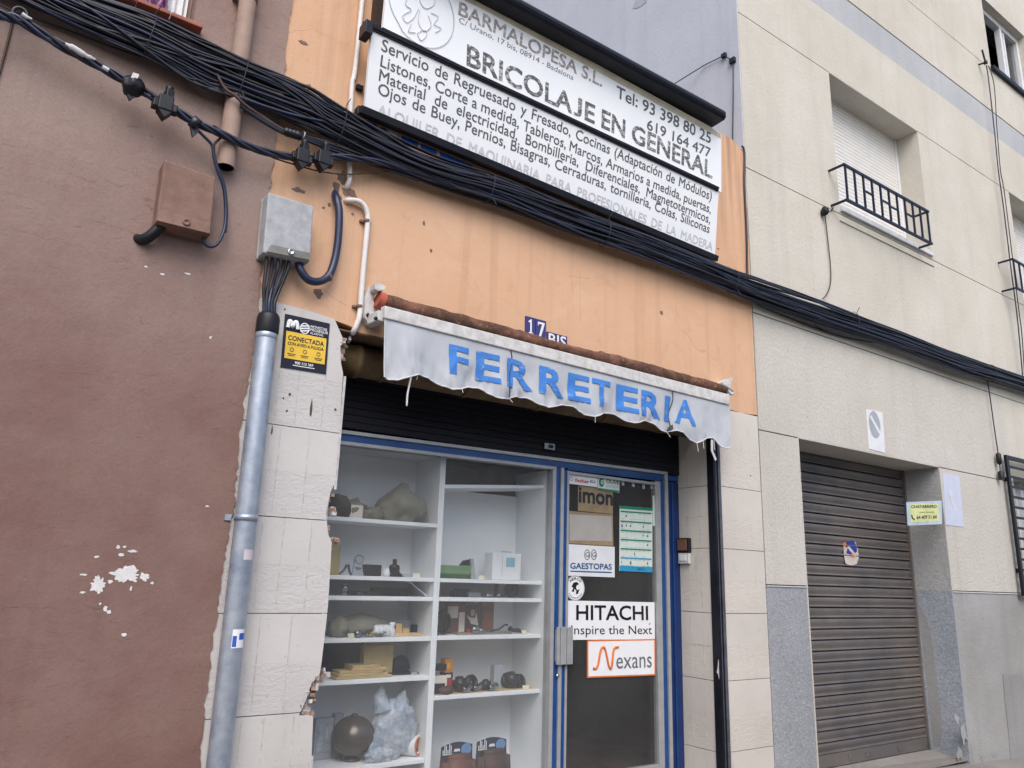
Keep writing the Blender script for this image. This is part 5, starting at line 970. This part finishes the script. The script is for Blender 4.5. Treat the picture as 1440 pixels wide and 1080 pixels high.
# plumbing fittings in a row
fit = [(647, 957, .05, .54, 0), (657, 962, .03, .50, 1), (663, 952, .05, .58, 2), (672, 961, .03, .52, 1), (683, 958, .036, .54, 0), (694, 960, .03, .5, 1), (701, 951, .045, .58, 3), (713, 948, .05, .58, 2), (719, 953, .055, .56, 0), (731, 956, .045, .56, 2)]
words = ['leftmost of the dark pipe fittings on the fourth right shelf', 'small shiny elbow right after the leftmost fitting', 'ring shaped dark fitting, third from the left in the fittings row', 'small shiny elbow left of the chrome tee', 'wide chrome tee in the middle of the fittings row', 'small shiny elbow under the grey cube fitting', 'grey square cube fitting standing above the chrome row', 'tilted black ring fitting right of the grey cube', 'biggest dark round fitting near the right of the row', 'rightmost black ring fitting of the row']
for (x, y, s_, Y, k), wd in zip(fit, words):
    a = P(x, y, Y); mb = MB(); cz = z+s_+.001
    if k == 0: mb.lathe([(0, -s_), (s_*.6, -s_), (s_*.62, -s_*.6), (s_*.95, -s_*.5), (s_, 0), (s_*.95, s_*.5), (s_*.62, s_*.6), (s_*.6, s_), (0, s_)], (a.x, Y, cz), (.9, -.5, .15), 16); mb.lathe([(s_*.5, 0), (s_*.5, s_*1.05), (s_*.36, s_*1.05), (s_*.34, .5*s_)], (a.x, Y, cz), (.1, -.8, .3), 14)
    if k == 1: mb.tube(smooth([(a.x-s_*1.2, Y, cz-s_*.3), (a.x, Y, cz-s_*.3), (a.x+s_*.5, Y-.02, cz+s_*.5)], 5), s_*.55, 10); mb.lathe([(s_*.5, 0), (s_*.75, 0), (s_*.75, .012), (s_*.5, .012)], (a.x-s_*1.2, Y, cz-s_*.3), (1, 0, 0), 12)
    if k == 2: mb.lathe([(s_*.62, -s_*.4), (s_, -s_*.3), (s_, s_*.3), (s_*.62, s_*.4), (s_*.6, 0), (s_*.62, -s_*.4)], (a.x, Y, cz), (.25, -1, .35), 20); mb.lathe([(s_*.3, -.2*s_), (s_*.45, -.2*s_), (s_*.45, .3*s_), (s_*.3, .3*s_)], (a.x, Y, cz), (.25, -1, .35), 14)
    if k == 3: mb.box(a.x-s_*.8, a.x+s_*.8, Y, Y+.05, z+.02, z+.155); mb.box(a.x-s_, a.x+s_, Y, Y+.06, z+.001, z+.0195)
    item('pipe_fitting', wd, 'fitting', mb, {0: m_dkm, 1: m_chrome, 2: m_dkm, 3: m_fgrey}[k], .003 if k == 3 else 0, group='pipe fittings on the fourth right shelf')
mb = MB(); a, b = P(612, 976, .5), P(757, 972, .5); mb.box(a.x, b.x, .49, .72, z+.0005, z+.0015); item('shelf_liner', 'brown paper liner under the pipe fittings', 'paper', mb, m_card)
# small clutter: price tags, packets and pieces of hardware
m_tag = M('yellowed_price_tag', C(224, 216, 190), .8, var=.1); rr = random.Random(77)
for x, zz_, wd in ((497, LS[3], 'yellowed price tag leaning at the front of the fourth left shelf'), (676, RS[0], 'yellowed price tag between the green case and the white carton'), (742, RS[3], 'yellowed price tag at the right end of the fittings shelf'), (738, RS[2], 'yellowed price tag near the black valve'), (583, LS[1], 'yellowed price tag at the right end of the second left shelf')):
    a = P(x, 850, .48); mb = MB(); mb.boxr((a.x, .48, zz_+.014), (.045, .002, .026), rr.uniform(-.3, .3), 0, -.35); item('price_tag', wd, 'tag', mb, m_tag, group='price tags in the display')
for x, zz_, Y, w_, h_, m, wd in ((586, LS[3], .66, .05, .06, m_navycard, 'small navy box behind the wooden offcuts'), (648, RS[1], .68, .10, .05, m_dkm, 'low dark box at the back of the narrow right shelf'), (744, RS[2], .66, .05, .11, m_card2, 'pale upright packet at the right end of the third right shelf'), (742, RS[0], .66, .05, .05, m_fgrey, 'small grey packet right of the white carton'), (586, LS[4], .56, .05, .018, m_steel, 'thin steel plate beside the navy pouch'), (664, RS[2], .56, .05, .03, m_redp, 'small red packet in front of the figure carton')):
    a = P(x, 850, Y); mb = MB(); mb.boxr((a.x, Y, zz_+.001+h_/2), (w_, .04, h_), rr.uniform(-.3, .3)); item('packet', wd, 'packet', mb, m, .003)
for i, wd in enumerate(('tiny brass screw pack left of the wooden offcuts', 'tiny steel bolt pack right of the ribbed spool')):
    a = P(520+14*i, 893, .5); mb = MB()
    for k in range(7): mb.tube([(a.x+rr.uniform(-.03, .03), .5+rr.uniform(-.02, .02), z*0+LS[3]+.006+.004*k), (a.x+rr.uniform(-.03, .03), .5+rr.uniform(-.02, .02), LS[3]+.006+.004*k)], .004, 6)
    item('screw_pack', wd, 'screws', mb, m_chrome if i else m_card)
z = RS[4]
def slipper_pack(x0, x1, yt_, ym, label, body):
    T = thing('hanging_pack', label, 'package', (P((x0+x1)/2, 1090, .55).x, .55, z)); Y = .56; a, b = P(x0, yt_, Y), P(x1, yt_+2, Y); m_ = P(x0, ym, Y); W = b.x-a.x
    mb = MB(); n = 10; top = [(a.x+W*i/n, Y, a.z-.004+.022*math.sin(math.pi*i/n)) for i in range(n+1)]; mb.ext([(a.x-.005, Y, m_.z-.06), (b.x+.005, Y, m_.z-.06)]+top[::-1], (0, .004, 0)); obj('card', mb, m_navycard, T)
    mb = MB(); y = Y-.002; c = V((a.x+W*.5, 0, a.z-.03)); mb.add([(c.x-.025, y, c.z-.008), (c.x+.025, y, c.z-.008), (c.x+.018, y, c.z+.008), (c.x-.018, y, c.z+.008)], [(0, 1, 2, 3)], 0)
    disc(mb, V((a.x+W*.8, 0, m_.z+.03)), W*.17, .034, y, 1, 18)
    for i in range(6): mb.box(a.x+W*(.04+.05*i), a.x+W*(.065+.05*i), y-.001, y, m_.z+.015, m_.z+.035+.025*((i*5) % 3), 0)
    mb.box(a.x+W*.04, a.x+W*.34, y-.001, y, m_.z+.006, m_.z+.012, 0); obj('print', mb, [m_white, m_ltblue], T)
    mb = MB(); bm = bmesh.new(); bmesh.ops.create_cube(bm, size=1); bmesh.ops.bevel(bm, geom=bm.edges[:], offset=.18, segments=4, affect='EDGES'); vs = [((a.x+b.x)/2+v.co.x*(W+.02)*(1+.12*(-v.co.z)), .54+v.co.y*.07, (z+m_.z+.01)/2+v.co.z*(m_.z+.01-z)*.98) for v in bm.verts]; mb.add(vs, [tuple(v.index for v in f.verts) for f in bm.faces], 0, True); bm.free(); obj('slipper', mb, body, T)
slipper_pack(621, 664, 1050, 1064, 'left navy carded pack holding a reddish brown slipper', M('rust_brown_leather', C(112, 72, 60), .55, 0, .25, 8, bump=.3))
slipper_pack(671, 712, 1043, 1057, 'right navy carded pack with bright blue oval holding a dark brown slipper', m_dkbrn)

# ------------------------------------------------------------------ pipes and boxes
a, b = P(350, -60, -.06), P(319, 236, -.06); xp = P(334, 110, -.06).x
T = thing('down_pipe', 'mauve painted downpipe ending open above the brown junction box', 'pipe', (xp, -.06, b.z))
mb = MB(); n = 24; pts = [V((xp, -.06, b.z)), V((xp, -.06, 8.5))]; mb.tube(pts, .048, n, 0, cap=False); mb.tube(pts, .042, n, 1, cap=False); mb.lathe([(.042, 0), (.048, 0)], (xp, -.06, b.z), n=n); mb.lathe([(0, .25), (.043, .25)], (xp, -.06, b.z), n=n, m=1); obj('pipe', mb, [m_pipe, m_blkp], T)
mb = MB(); zc_ = P(352, 4, -.06).z; mb.lathe([(.05, 0), (.053, .002), (.053, .035), (.05, .037)], (xp, -.06, zc_), n=24); mb.box(xp-.075, xp-.05, -.065, -.012, zc_, zc_+.03); obj('clamp', mb, m_bbox, T)
mb = MB(); q = [(60, -46), (100, -26), (150, 0), (200, 25), (233, 45), (262, 60), (300, 78), (340, 100)]; mb.tube(smooth(pl(q, -.045)), .016, 10); item('wall_conduit', 'mauve painted conduit running just under the terracotta window sill', 'conduit', mb, m_pipe)
mb = MB(); q = [(60, -32), (110, -4), (160, 17), (200, 31), (225, 44), (250, 58), (280, 74)]; mb.tube(smooth(pl(q, -.04)), .010, 8)
for x, y in ((202, 31), (205, 33)): c = P(x, y, -.04); mb.blob(c-V((0, 0, .01)), (.02, .018, .014), 3)
item('wall_conduit', 'thinner mauve conduit with a joint, below the thicker one', 'conduit', mb, m_pipe)
T = thing('white_conduit', 'thin white painted conduit running up the orange wall left of the sign', 'conduit', P(489, 264, -.01)); xc = P(495, 130, -.03).x
mb = MB(); q = [V((xc+.012, -.03, 8.0)), V((xc+.01, -.03, P(499, 30, -.03).z)), V((xc-.004, -.03, P(494, 120, -.03).z)), P(491.5, 200, -.03), P(491.5, 245, -.03), P(490, 257, -.02), P(487, 264, .0), P(486, 265, .02)]; mb.tube(smooth(q), .0155, 12); obj('tube', mb, m_pipew, T)
T = thing('white_conduit', 'bent white conduit dropping from the wall hole to the awning bracket', 'conduit', P(498, 470, -.02))
mb = MB(); q = [(483, 284, .02), (490, 282, -.02), (500, 282, -.03), (510, 287, -.03), (516, 298, -.03), (517, 312, -.03), (514, 345, -.03), (509, 400, -.03), (506, 440, -.03), (502, 456, -.025), (498, 465, -.01), (496, 468, .02)]; mb.tube(smooth(pl(q, -.03)), .0165, 12); obj('tube', mb, m_pipew, T)
for x, y in ((515.5, 311), (505.5, 431)): mb = MB(); c = P(x, y, -.03); mb.lathe([(.017, -.008), (.020, -.008), (.020, .008), (.017, .008)], c, n=12); mb.box(c.x-.035, c.x+.035, -.018, -.001, c.z-.007, c.z+.007); obj('clip', mb, m_bbox, T)
T = thing('galvanised_pipe', 'galvanised steel cable pipe up the left tiled pier with a black cap', 'pipe', (P(308, 1060, -.07).x, -.07, 0))
tp_ = P(376, 462, -.07); bt = P(306, 1085, -.07); xg_ = (tp_.x+bt.x)/2; dx = (bt-tp_)
bt2 = bt+dx*((bt.z-gz(1))/abs(dx.z)); mb = MB(); mb.tube([bt2, bt.lerp(tp_, .5), tp_], .054, 28); mb.lathe([(.0545, 0), (.056, .002), (.056, .03), (.0545, .032)], tp_-V((0, 0, .06)), n=28); obj('pipe', mb, m_galv, T)
mb = MB(); mb.lathe([(.057, -.03), (.060, -.02), (.060, .05), (.056, .07), (.045, .085), (0, .086)], tp_, n=28); obj('cap', mb, m_blkp, T)
for y in (728,): c = tp_+dx*((tp_.z-P(343, y, -.07).z)/abs(dx.z)); mb = MB(); mb.lathe([(.0543, -.015), (.058, -.015), (.058, .015), (.0543, .015)], c, n=28); mb.box(c.x-.09, c.x-.058, -.02, -.004, c.z-.015, c.z+.015); obj('clamp', mb, m_galv, T)
mb = MB(); zz = [P(327, 897, -.07).z, P(324, 905, -.07).z]
def wrap(z, a0, a1, h, m, r=.0549):
    f = (tp_.z-z)/abs(dx.z); c = tp_+dx*f; n = 8; vs = []
    for i in range(n+1): t = a0+(a1-a0)*i/n; vs += [V((c.x+r*math.cos(t), c.y+r*math.sin(t), z-h/2)), V((c.x+r*math.cos(t), c.y+r*math.sin(t), z+h/2))]
    mb.add(vs, [(2*i, 2*i+2, 2*i+3, 2*i+1) for i in range(n)], m, True)
wrap(zz[0], -1.9, -.7, .085, 0); wrap(zz[0]+.01, -1.3, -.75, .03, 1, .0553); wrap(zz[0]-.012, -1.85, -1.5, .05, 1, .0553); LM = 0
obj('torn_label', mb, [m_white, M('blue_label_print', C(60, 96, 190), .5), M('pale_pink_paper', C(206, 196, 200), .8)], T)
mb = MB(); wrap(P(342, 780, -.07).z, -1.7, -.6, .05, 0); obj('paper_label', mb, M('pale_pink_paper'), T)
T = thing('junction_box', 'weathered grey junction box with a screw, above the galvanised pipe', 'junction box', P(402, 372, -.06))
fpx = [(377.5, 270), (441.5, 290), (436, 368), (370, 355)]; fr = [P(x, y, -.13) for x, y in fpx]
mb = MB(); bk = [V((q.x, -.03, q.z)) for q in fr]; mb.hexa(fr, bk, 0); mb.hexa([q+V((0, .1, 0))+ (q-(fr[0]+fr[2])/2)*.03 for q in fr], [V((q.x, -.001, q.z)) for q in fr], 0); obj('housing', mb, m_gbox, T, bev=.008)
mb = MB(); u_ = lambda u, v, o=.0: (fr[0]*(1-u)+fr[1]*u)*(1-v)+(fr[3]*(1-u)+fr[2]*u)*v-V((0, o, 0)); mb.hexa([u_(.14, .85, .008), u_(.97, .85, .008), u_(.97, .985, .008), u_(.06, .985, .008)], [u_(.14, .85, -.0), u_(.97, .85, 0), u_(.97, .985, 0), u_(.06, .985, 0)]); obj('lip', mb, m_gboxd, T, bev=.003)
mb = MB(); c = u_(.56, .91, .008); mb.lathe([(0, 0), (.017, 0), (.017, .008), (.012, .010), (.011, .006), (0, .006)], c, (0, -1, 0), 16); obj('screw', mb, m_steel, T)
T = thing('junction_box', 'brown painted junction box on the maroon wall with a black pipe at its corner', 'junction box', P(255, 332, -.06))
fr2 = [P(x, y, -.13) for x, y in [(231, 224), (304, 249), (296, 331), (219, 312)]]; mb = MB(); mb.hexa(fr2, [V((q.x-.012 if 0 else q.x, -.012, q.z)) for q in fr2]); obj('housing', mb, m_bbox, T, bev=.009)
v_ = lambda u, v, o=.0: (fr2[0]*(1-u)+fr2[1]*u)*(1-v)+(fr2[3]*(1-u)+fr2[2]*u)*v-V((0, o, 0))
mb = MB(); mb.hexa([v_(.02, .80, .002), v_(.98, .80, .002), v_(.985, .99, .012), v_(.015, .99, .012)], [v_(.02, .80, -.01), v_(.98, .80, -.01), v_(.985, .99, -.01), v_(.015, .99, -.01)]); obj('lip', mb, m_bbox, T, bev=.003)
mb = MB(); c = v_(.53, .90, .009); mb.lathe([(0, 0), (.018, 0), (.018, .007), (.012, .009), (.011, .005), (0, .005)], c, (0, -1, 0), 16); obj('screw', mb, m_bbox, T)

# ------------------------------------------------------------------ cables
def cable(name, label, px, Y, r, m, cat='cable', group=None, k=6, n=7):
    mb = MB(); mb.tube(smooth(pl(px, Y), k), r, n); return item(name, label, cat, mb, m, group=group)
cable('bent_duct', 'short thick black pipe bending from the brown box into the wall', [(232, 312, -.07), (222, 322, -.07), (208, 334, -.05), (196, 337, -.01), (188, 333, .03)], -.06, .027, m_blkp, 'pipe', n=12)
cable('corrugated_duct', 'thick blue black flexible duct looping from a wall hole to the grey box', [(470, 270, .03), (473, 279, -.03), (477, 300, -.05), (475, 340, -.05), (470, 368, -.05), (462, 388, -.06), (448, 396, -.07), (433, 393, -.08), (423, 380, -.08), (420, 368, -.07)], -.06, .0225, m_cabb, 'duct', n=12)
mb = MB(); c = P(462, 389, -.055); mb.lathe([(.023, -.008), (.028, -.008), (.028, .008), (.023, .008)], c, (1, 0, .5), 12); item('duct_clip', 'small brown clip holding the thick looping duct', 'clip', mb, m_bbox)
words = ['leftmost', 'second from left', 'middle', 'second from right', 'rightmost']
for i, (x0, x1) in enumerate([(375, 371), (383, 374), (391, 378), (399, 382), (406, 386)]):
    cable('feed_cable', words[i]+' of the black cables from the grey box into the pipe cap', [(x0, 362, -.08), (x0-1, 378, -.08+.01*(i % 2)), ((x0+x1)/2-2, 405, -.075+.012*(i % 3)), (x1+.5, 425, -.07), (x1, 440, -.07)], -.08, .0095, [m_cab, m_cab2, m_cabb, m_cab2, m_cab][i], group='cables between grey box and pipe cap')
cable('drop_cable', 'pair of blue black cables hanging from the twisted line to the brown box', [(272, 176, -.13), (285, 190, -.12), (298, 204, -.11), (301, 222, -.1), (308, 245, -.09), (314, 262, -.08), (317, 285, -.07), (317, 312, -.07), (312, 332, -.08), (303, 345, -.08), (292, 346, -.08), (286, 338, -.08), (287, 328, -.07)], -.08, .0085, m_cabb)
cable('drop_cable', 'short grey cable joining the hanging pair from the right', [(314, 192, -.12), (308, 196, -.11), (301, 205, -.11), (303, 225, -.095), (311, 246, -.085), (316, 263, -.08), (319, 290, -.07), (318, 320, -.07), (317, 327, -.07)], -.08, .0065, m_cab2)
cable('thin_wire', 'thin dark wire on the maroon wall running left of the twisted line', [(22, 22, -.02), (18, 30, -.018), (8, 70, -.018), (-6, 120, -.018)], -.02, .006, m_cabbr)
cable('thin_wire', 'thin wire dangling between the twisted line and the main bundle', [(-10, 2, -.07), (25, 18, -.07), (60, 30, -.04), (110, 48, -.04), (160, 67, -.04), (210, 83, -.04), (245, 92, -.035), (252, 97, -.02)], -.04, .0045, m_cab)
mb = MB(); mb.hexa([P(x, y, -.03) for x, y in [(243, 88), (252, 92), (264, 108), (256, 110)]], [P(x, y, -.012) for x, y in [(243, 88), (252, 92), (264, 108), (256, 110)]]); item('wall_anchor', 'small mauve painted wooden wall anchor under the main cable bundle', 'anchor', mb, m_pipe, .004)
cable('sagging_wire', 'thin dark wire sagging in front of the orange wall under the connectors', [(300, 176, -.13), (340, 199, -.12), (380, 220, -.1), (420, 233, -.08), (455, 242, -.06), (490, 245, -.055), (520, 243, -.06), (560, 242, -.07), (600, 250, -.08)], -.06, .0045, m_cabbr)
cable('pair_cable', 'brown grey double cable running from the downpipe below the main bundle', [(302, 98, -.12), (316, 124, -.13), (330, 134, -.14), (345, 148, -.13), (370, 165, -.11), (400, 183, -.1), (430, 192, -.09), (470, 204, -.08), (510, 218, -.08), (560, 236, -.08), (620, 258, -.08)], -.1, .009, m_cabbr)
mb = MB()
for i in range(3): mb.tube(smooth(pl([(338, 143+3*i, -.125), (368, 166+2*i, -.11), (400, 184+2*i, -.1), (415, 187+2*i, -.1), (440, 195+3*i, -.09), (480, 208+4*i, -.08), (530, 226+4*i, -.08), (590, 248+3*i, -.08)], -.1)), .009, 7)
for i in range(4): c = P(404+5*i, 186+1.5*i, -.1); mb.lathe([(.02, -.02), (.024, -.015), (.024, .015), (.02, .02)], c, (1, .1, -.15), 10)
mb.lathe([(.024, 0), (.027, 0), (.027, .008), (.024, .008)], P(425, 191, -.095), (1, .1, -.15), 14, 1)
item('taped_cables', 'group of black cables bound with tape between bundle and twisted line', 'cables', mb, [m_cab, m_tie])
# main bundle
cen = [(-90, -96, 26), (0, -42, 26), (100, 8, 24), (200, 48, 29), (280, 87, 32), (340, 112, 28), (420, 146, 29), (490, 183, 25), (600, 236, 21), (700, 269, 20), (800, 309, 20), (900, 345, 17), (1000, 384, 15), (1060, 407, 16), (1150, 438, 17), (1250, 473, 13), (1350, 511, 12), (1440, 540, 10), (1560, 582, 11), (1700, 628, 11)]
YC = -.095; cp = []
for x, y, h in cen: c = P(x, y, YC); cp.append(V((c.x, (P(x, y-h, YC).z-P(x, y+h, YC).z)/2, c.z)))
cp = smooth(cp, 8); NS = len(cp); rr = random.Random(31)
Bn = thing('cable_bundle', 'thick bundle of black utility cables sagging across all three facades', 'cable bundle', P(720, 280, YC))
for i in range(88):
    a0 = rr.uniform(0, 6.28); ra = math.sqrt(rr.random())*(1 if i > 5 else .5); sd_ = rr.uniform(0, 100); r = rr.choice([.0055, .0065, .007, .0085, .010])*(1 if i > 4 else 1.8); wn_ = rr.uniform(.012, .04); pts = []
    for j, c in enumerate(cp):
        aa = a0+2.2*mn.noise(V((j*wn_, sd_, 0))); rb = min(1.05, abs(ra+.55*mn.noise(V((j*wn_*1.6, sd_, 7)))))
        k = .0
        if 30 < j < 52: k = .35*math.sin((j-30)/22*math.pi)*(1 if a0 < 3.14 else -1)   # the bundle opens up by the downpipe
        pts.append(V((c.x, YC+.045*rb*math.cos(aa), c.z+c.y*max(-1.1, min(1.1, rb*math.sin(aa)*(1-abs(k))+k)))))
    mb = MB(); mb.tube(pts, r, 6, cap=False); obj('cable', mb, rr.choice([m_cab, m_cab, m_cab, m_cabb, m_cab2]), Bn)
for i in range(9):
    j = int(8+i*(NS-16)/9+rr.uniform(-3, 3)); c = cp[j]; mb = MB(); t = [V((c.x+.015*math.sin(q), YC+.068*math.cos(q), c.z+c.y*1.08*math.sin(q))) for q in [k*math.pi/10 for k in range(21)]]; mb.tube(t, .0026, 5, cap=False)
    e = V((c.x, YC-.05, c.z+c.y*(.9 if i % 2 else -.9))); mb.tube([e, e+V((.02, -.02, .05*(1 if i % 2 else -1)))], .003, 4); obj('tie', mb, m_cab2, Bn)
# twisted service line with connectors
q = [(-60, -10, -.14), (0, 20, -.14), (30, 30, -.13), (90, 66, -.13), (140, 93, -.13), (187, 120, -.13), (235, 148, -.13), (275, 172, -.13), (315, 190, -.13), (355, 208, -.12), (400, 219, -.11), (440, 222, -.1), (480, 221, -.1), (530, 228, -.1), (580, 240, -.1), (640, 262, -.1)]
path = smooth(pl(q, -.12), 14)
TL = thing('twisted_cable', 'twisted blue black service cable with clamp connectors, lower than the main bundle', 'cable', P(300, 185, -.13))
for s_ in range(4):
    mb = MB(); pts = [p+V((0, .013*math.cos(i*.16+s_*1.57), .013*math.sin(i*.16+s_*1.57)*(1.3 if i < 100 else 1))) for i, p in enumerate(path)]; mb.tube(pts, .0095, 7, cap=False); obj('strand', mb, [m_cab, m_cabb, m_cab2, m_cabb][s_], TL)
def connector(x, y, Y, sz, m=0, ball=False):
    c = P(x, y, Y); mb = MB()
    if ball:
        mb.blob(c-V((0, 0, .0)), (.052, .05, .058), 30, .18, flat=False); mb.ext([c+V((-.035, -.01, -.03)), c+V((.03, -.01, -.03)), c+V((-.005, -.01, -.085))], (0, .02, 0))
        mb.add([c+V((-.02, -.052, .01)), c+V((.01, -.052, .015)), c+V((.014, -.05, .045)), c+V((-.014, -.05, .043))], [(0, 1, 2, 3)], 1)
    else:
        mb.boxr(c, (.07, .07, .085), 0); mb.boxr(c+V((.01, 0, .06)), (.04, .05, .05), .2); mb.boxr(c+V((-.045, 0, -.01)), (.03, .05, .045), .1); mb.boxr(c+V((.045, 0, -.012)), (.03, .05, .045), -.1); mb.ext([c+V((-.03, -.03, -.043)), c+V((.03, -.03, -.043)), c+V((.0, -.03, -.08))], (0, .06, 0)); mb.lathe([(0, 0), (.02, 0), (.02, .03), (0, .03)], c+V((.01, 0, .08)), n=10)
    obj('connector', mb, [m_blkp, m_whtd], TL, bev=0 if ball else .006)
connector(187, 121, -.14, 1, ball=True); connector(232, 148, -.14, 1); connector(424, 221, -.11, 1); connector(454, 224, -.11, 1)
mb = MB(); q = [(92, 62), (104, 68), (120, 78), (134, 84)]; mb.tube(smooth(pl(q, -.15)), [.010]*4+[.016]*8+[.012]*4+[.007]*3, 7); obj('white_tape', mb, m_hem, TL); mb = MB(); mb.tube(pl([(144, 94), (153, 99)], -.15), .011, 7); obj('white_tape', mb, m_hem, TL); mb = MB(); mb.tube(pl([(31, 20), (37, 24), (45, 27)], -.15), [.013, .01, .005], 7); obj('white_tape', mb, m_hem, TL)
mb = MB(); c = P(28, 20, -.14); mb.tube([c+V((.03*math.cos(t*.5), 0, .035*math.sin(t*.5))) for t in range(13)], .008, 7); obj('clip', mb, m_cab, TL); mb = MB(); c = P(274, 173, -.135); mb.lathe([(.028, -.02), (.033, -.02), (.033, .02), (.028, .02)], c, (.8, 0, -.45), 12); mb.ext([c+V((-.02, 0, -.02)), c+V((.03, 0, -.03)), c+V((0, 0, -.08))], (0, .02, 0)); obj('clip', mb, m_cab, TL)
# wires on the block and above
cable('drop_wire', 'double thin wire hanging from the black hook below the balcony window to the bundle', [(1160, 300, -.03), (1162, 318, -.02), (1165, 345, -.02), (1168, 375, -.02), (1168, 398, -.02), (1163, 413, -.03), (1157, 420, -.05)], -.02, .0055, m_cabbr)
mb = MB(); c = P(1160, 297, -.04); mb.blob(c, (.035, .04, .05), 4, .15, flat=False); mb.tube([c+V((.02, 0, .01)), c+V((.1, .0, .03)), P(1172, 292, -.02)], .006, 6); item('cable_hook', 'black round cable hook at the lower left corner of the balcony window', 'hook', mb, m_blkp)
cable('loose_cable', 'thin black cable running along the beige block below the main bundle', [(1040, 410, -.07), (1065, 428, -.03), (1110, 447, -.02), (1160, 466, -.02), (1200, 477, -.02), (1250, 484, -.03), (1300, 488, -.06)], -.03, .008, m_cab)
cable('loose_cable', 'short grey stray wire crossing between the bundle and the thin cable', [(1110, 425, -.08), (1135, 446, -.03), (1150, 460, -.02), (1165, 467, -.02)], -.03, .005, m_cabbr)
cable('clothes_line', 'left strand of the long rope hanging below the open upper window', [(1387, 92, -.08), (1390, 110, -.08), (1398, 180, -.08), (1404, 240, -.07), (1411, 290, -.07), (1422, 380, -.1), (1431, 450, -.1), (1438, 528, -.06)], -.08, .0075, m_cab2, 'rope')
cable('clothes_line', 'right strand of the long rope hanging below the open upper window', [(1390, 92, -.08), (1398, 120, -.08), (1402, 180, -.08), (1407, 240, -.07), (1413, 275, -.07), (1432, 430, -.12), (1437, 470, -.1), (1441, 530, -.06)], -.08, .006, m_cab2, 'rope')
mb = MB(); c = P(1386, 88, -.09); mb.lathe([(0, -.015), (.03, -.015), (.02, 0), (.03, .015), (0, .015)], c, (0, 1, .2), 14); mb.tube([c, P(1381, 70, -.09)], .012, 6); mb.tube([c, V((c.x, 0, c.z+.02))], .012, 6); item('pulley', 'small dark pulley at the sill corner of the open upper window', 'pulley', mb, m_blkp)
T = thing('hanging_rope', 'dark cord with a black weight hanging from the bundle beside the window grille', 'cord', P(1408, 672, -.05)); mb = MB(); mb.tube(smooth(pl([(1388, 533, -.06), (1391, 550, -.04), (1398, 600, -.04), (1404, 640, -.04), (1406, 655, -.04), (1407, 668, -.04)], -.04)), .0065, 6); obj('cord', mb, m_cab2, T)
mb = MB(); c = P(1404.5, 645, -.05); mb.tube([c+V((0, 0, .07)), c+V((0, 0, .05)), c-V((0, 0, .05)), c-V((0, 0, .07))], [.012, .028, .028, .01], 10); obj('weight', mb, m_blkp, T); mb = MB(); c = P(1408, 668, -.05); mb.tube([c+V((0, 0, .05)), c+V((0, 0, .03)), c-V((0, 0, .05))], [.012, .035, .03], 10); obj('weight', mb, m_blkp, T)
mb = MB(); pc = lambda x, y: PX(x, y, BX0-.03)
q0 = P(945, 123, -.05); pts = [V((4.55, .6, q0.z)), pc(990, 92), pc(1018, 78), pc(1028, 84)]; pts[0] = P(935, 126, .8)
mb.tube(pts, .0055, 6); mb.tube([pc(1028, 84), pc(1031, 86), pc(1031, 140), pc(1030, 204)], .0055, 6); mb.boxr(pc(1018, 78), (.03, .05, .04)); mb.boxr(pc(1030, 85), (.03, .06, .05)); item('party_wall_wire', 'thin grey wire climbing the pale party wall above the orange roof edge', 'wire', mb, m_cab2)
cable('edge_cable', 'black cable climbing the joint between the orange wall and the beige block', [(1052, 402, -.03), (1051, 380, -.02), (1050, 330, -.015), (1047, 260, -.015), (1047, 215, -.015), (1043, 205, -.01)], -.015, .009, m_cab)
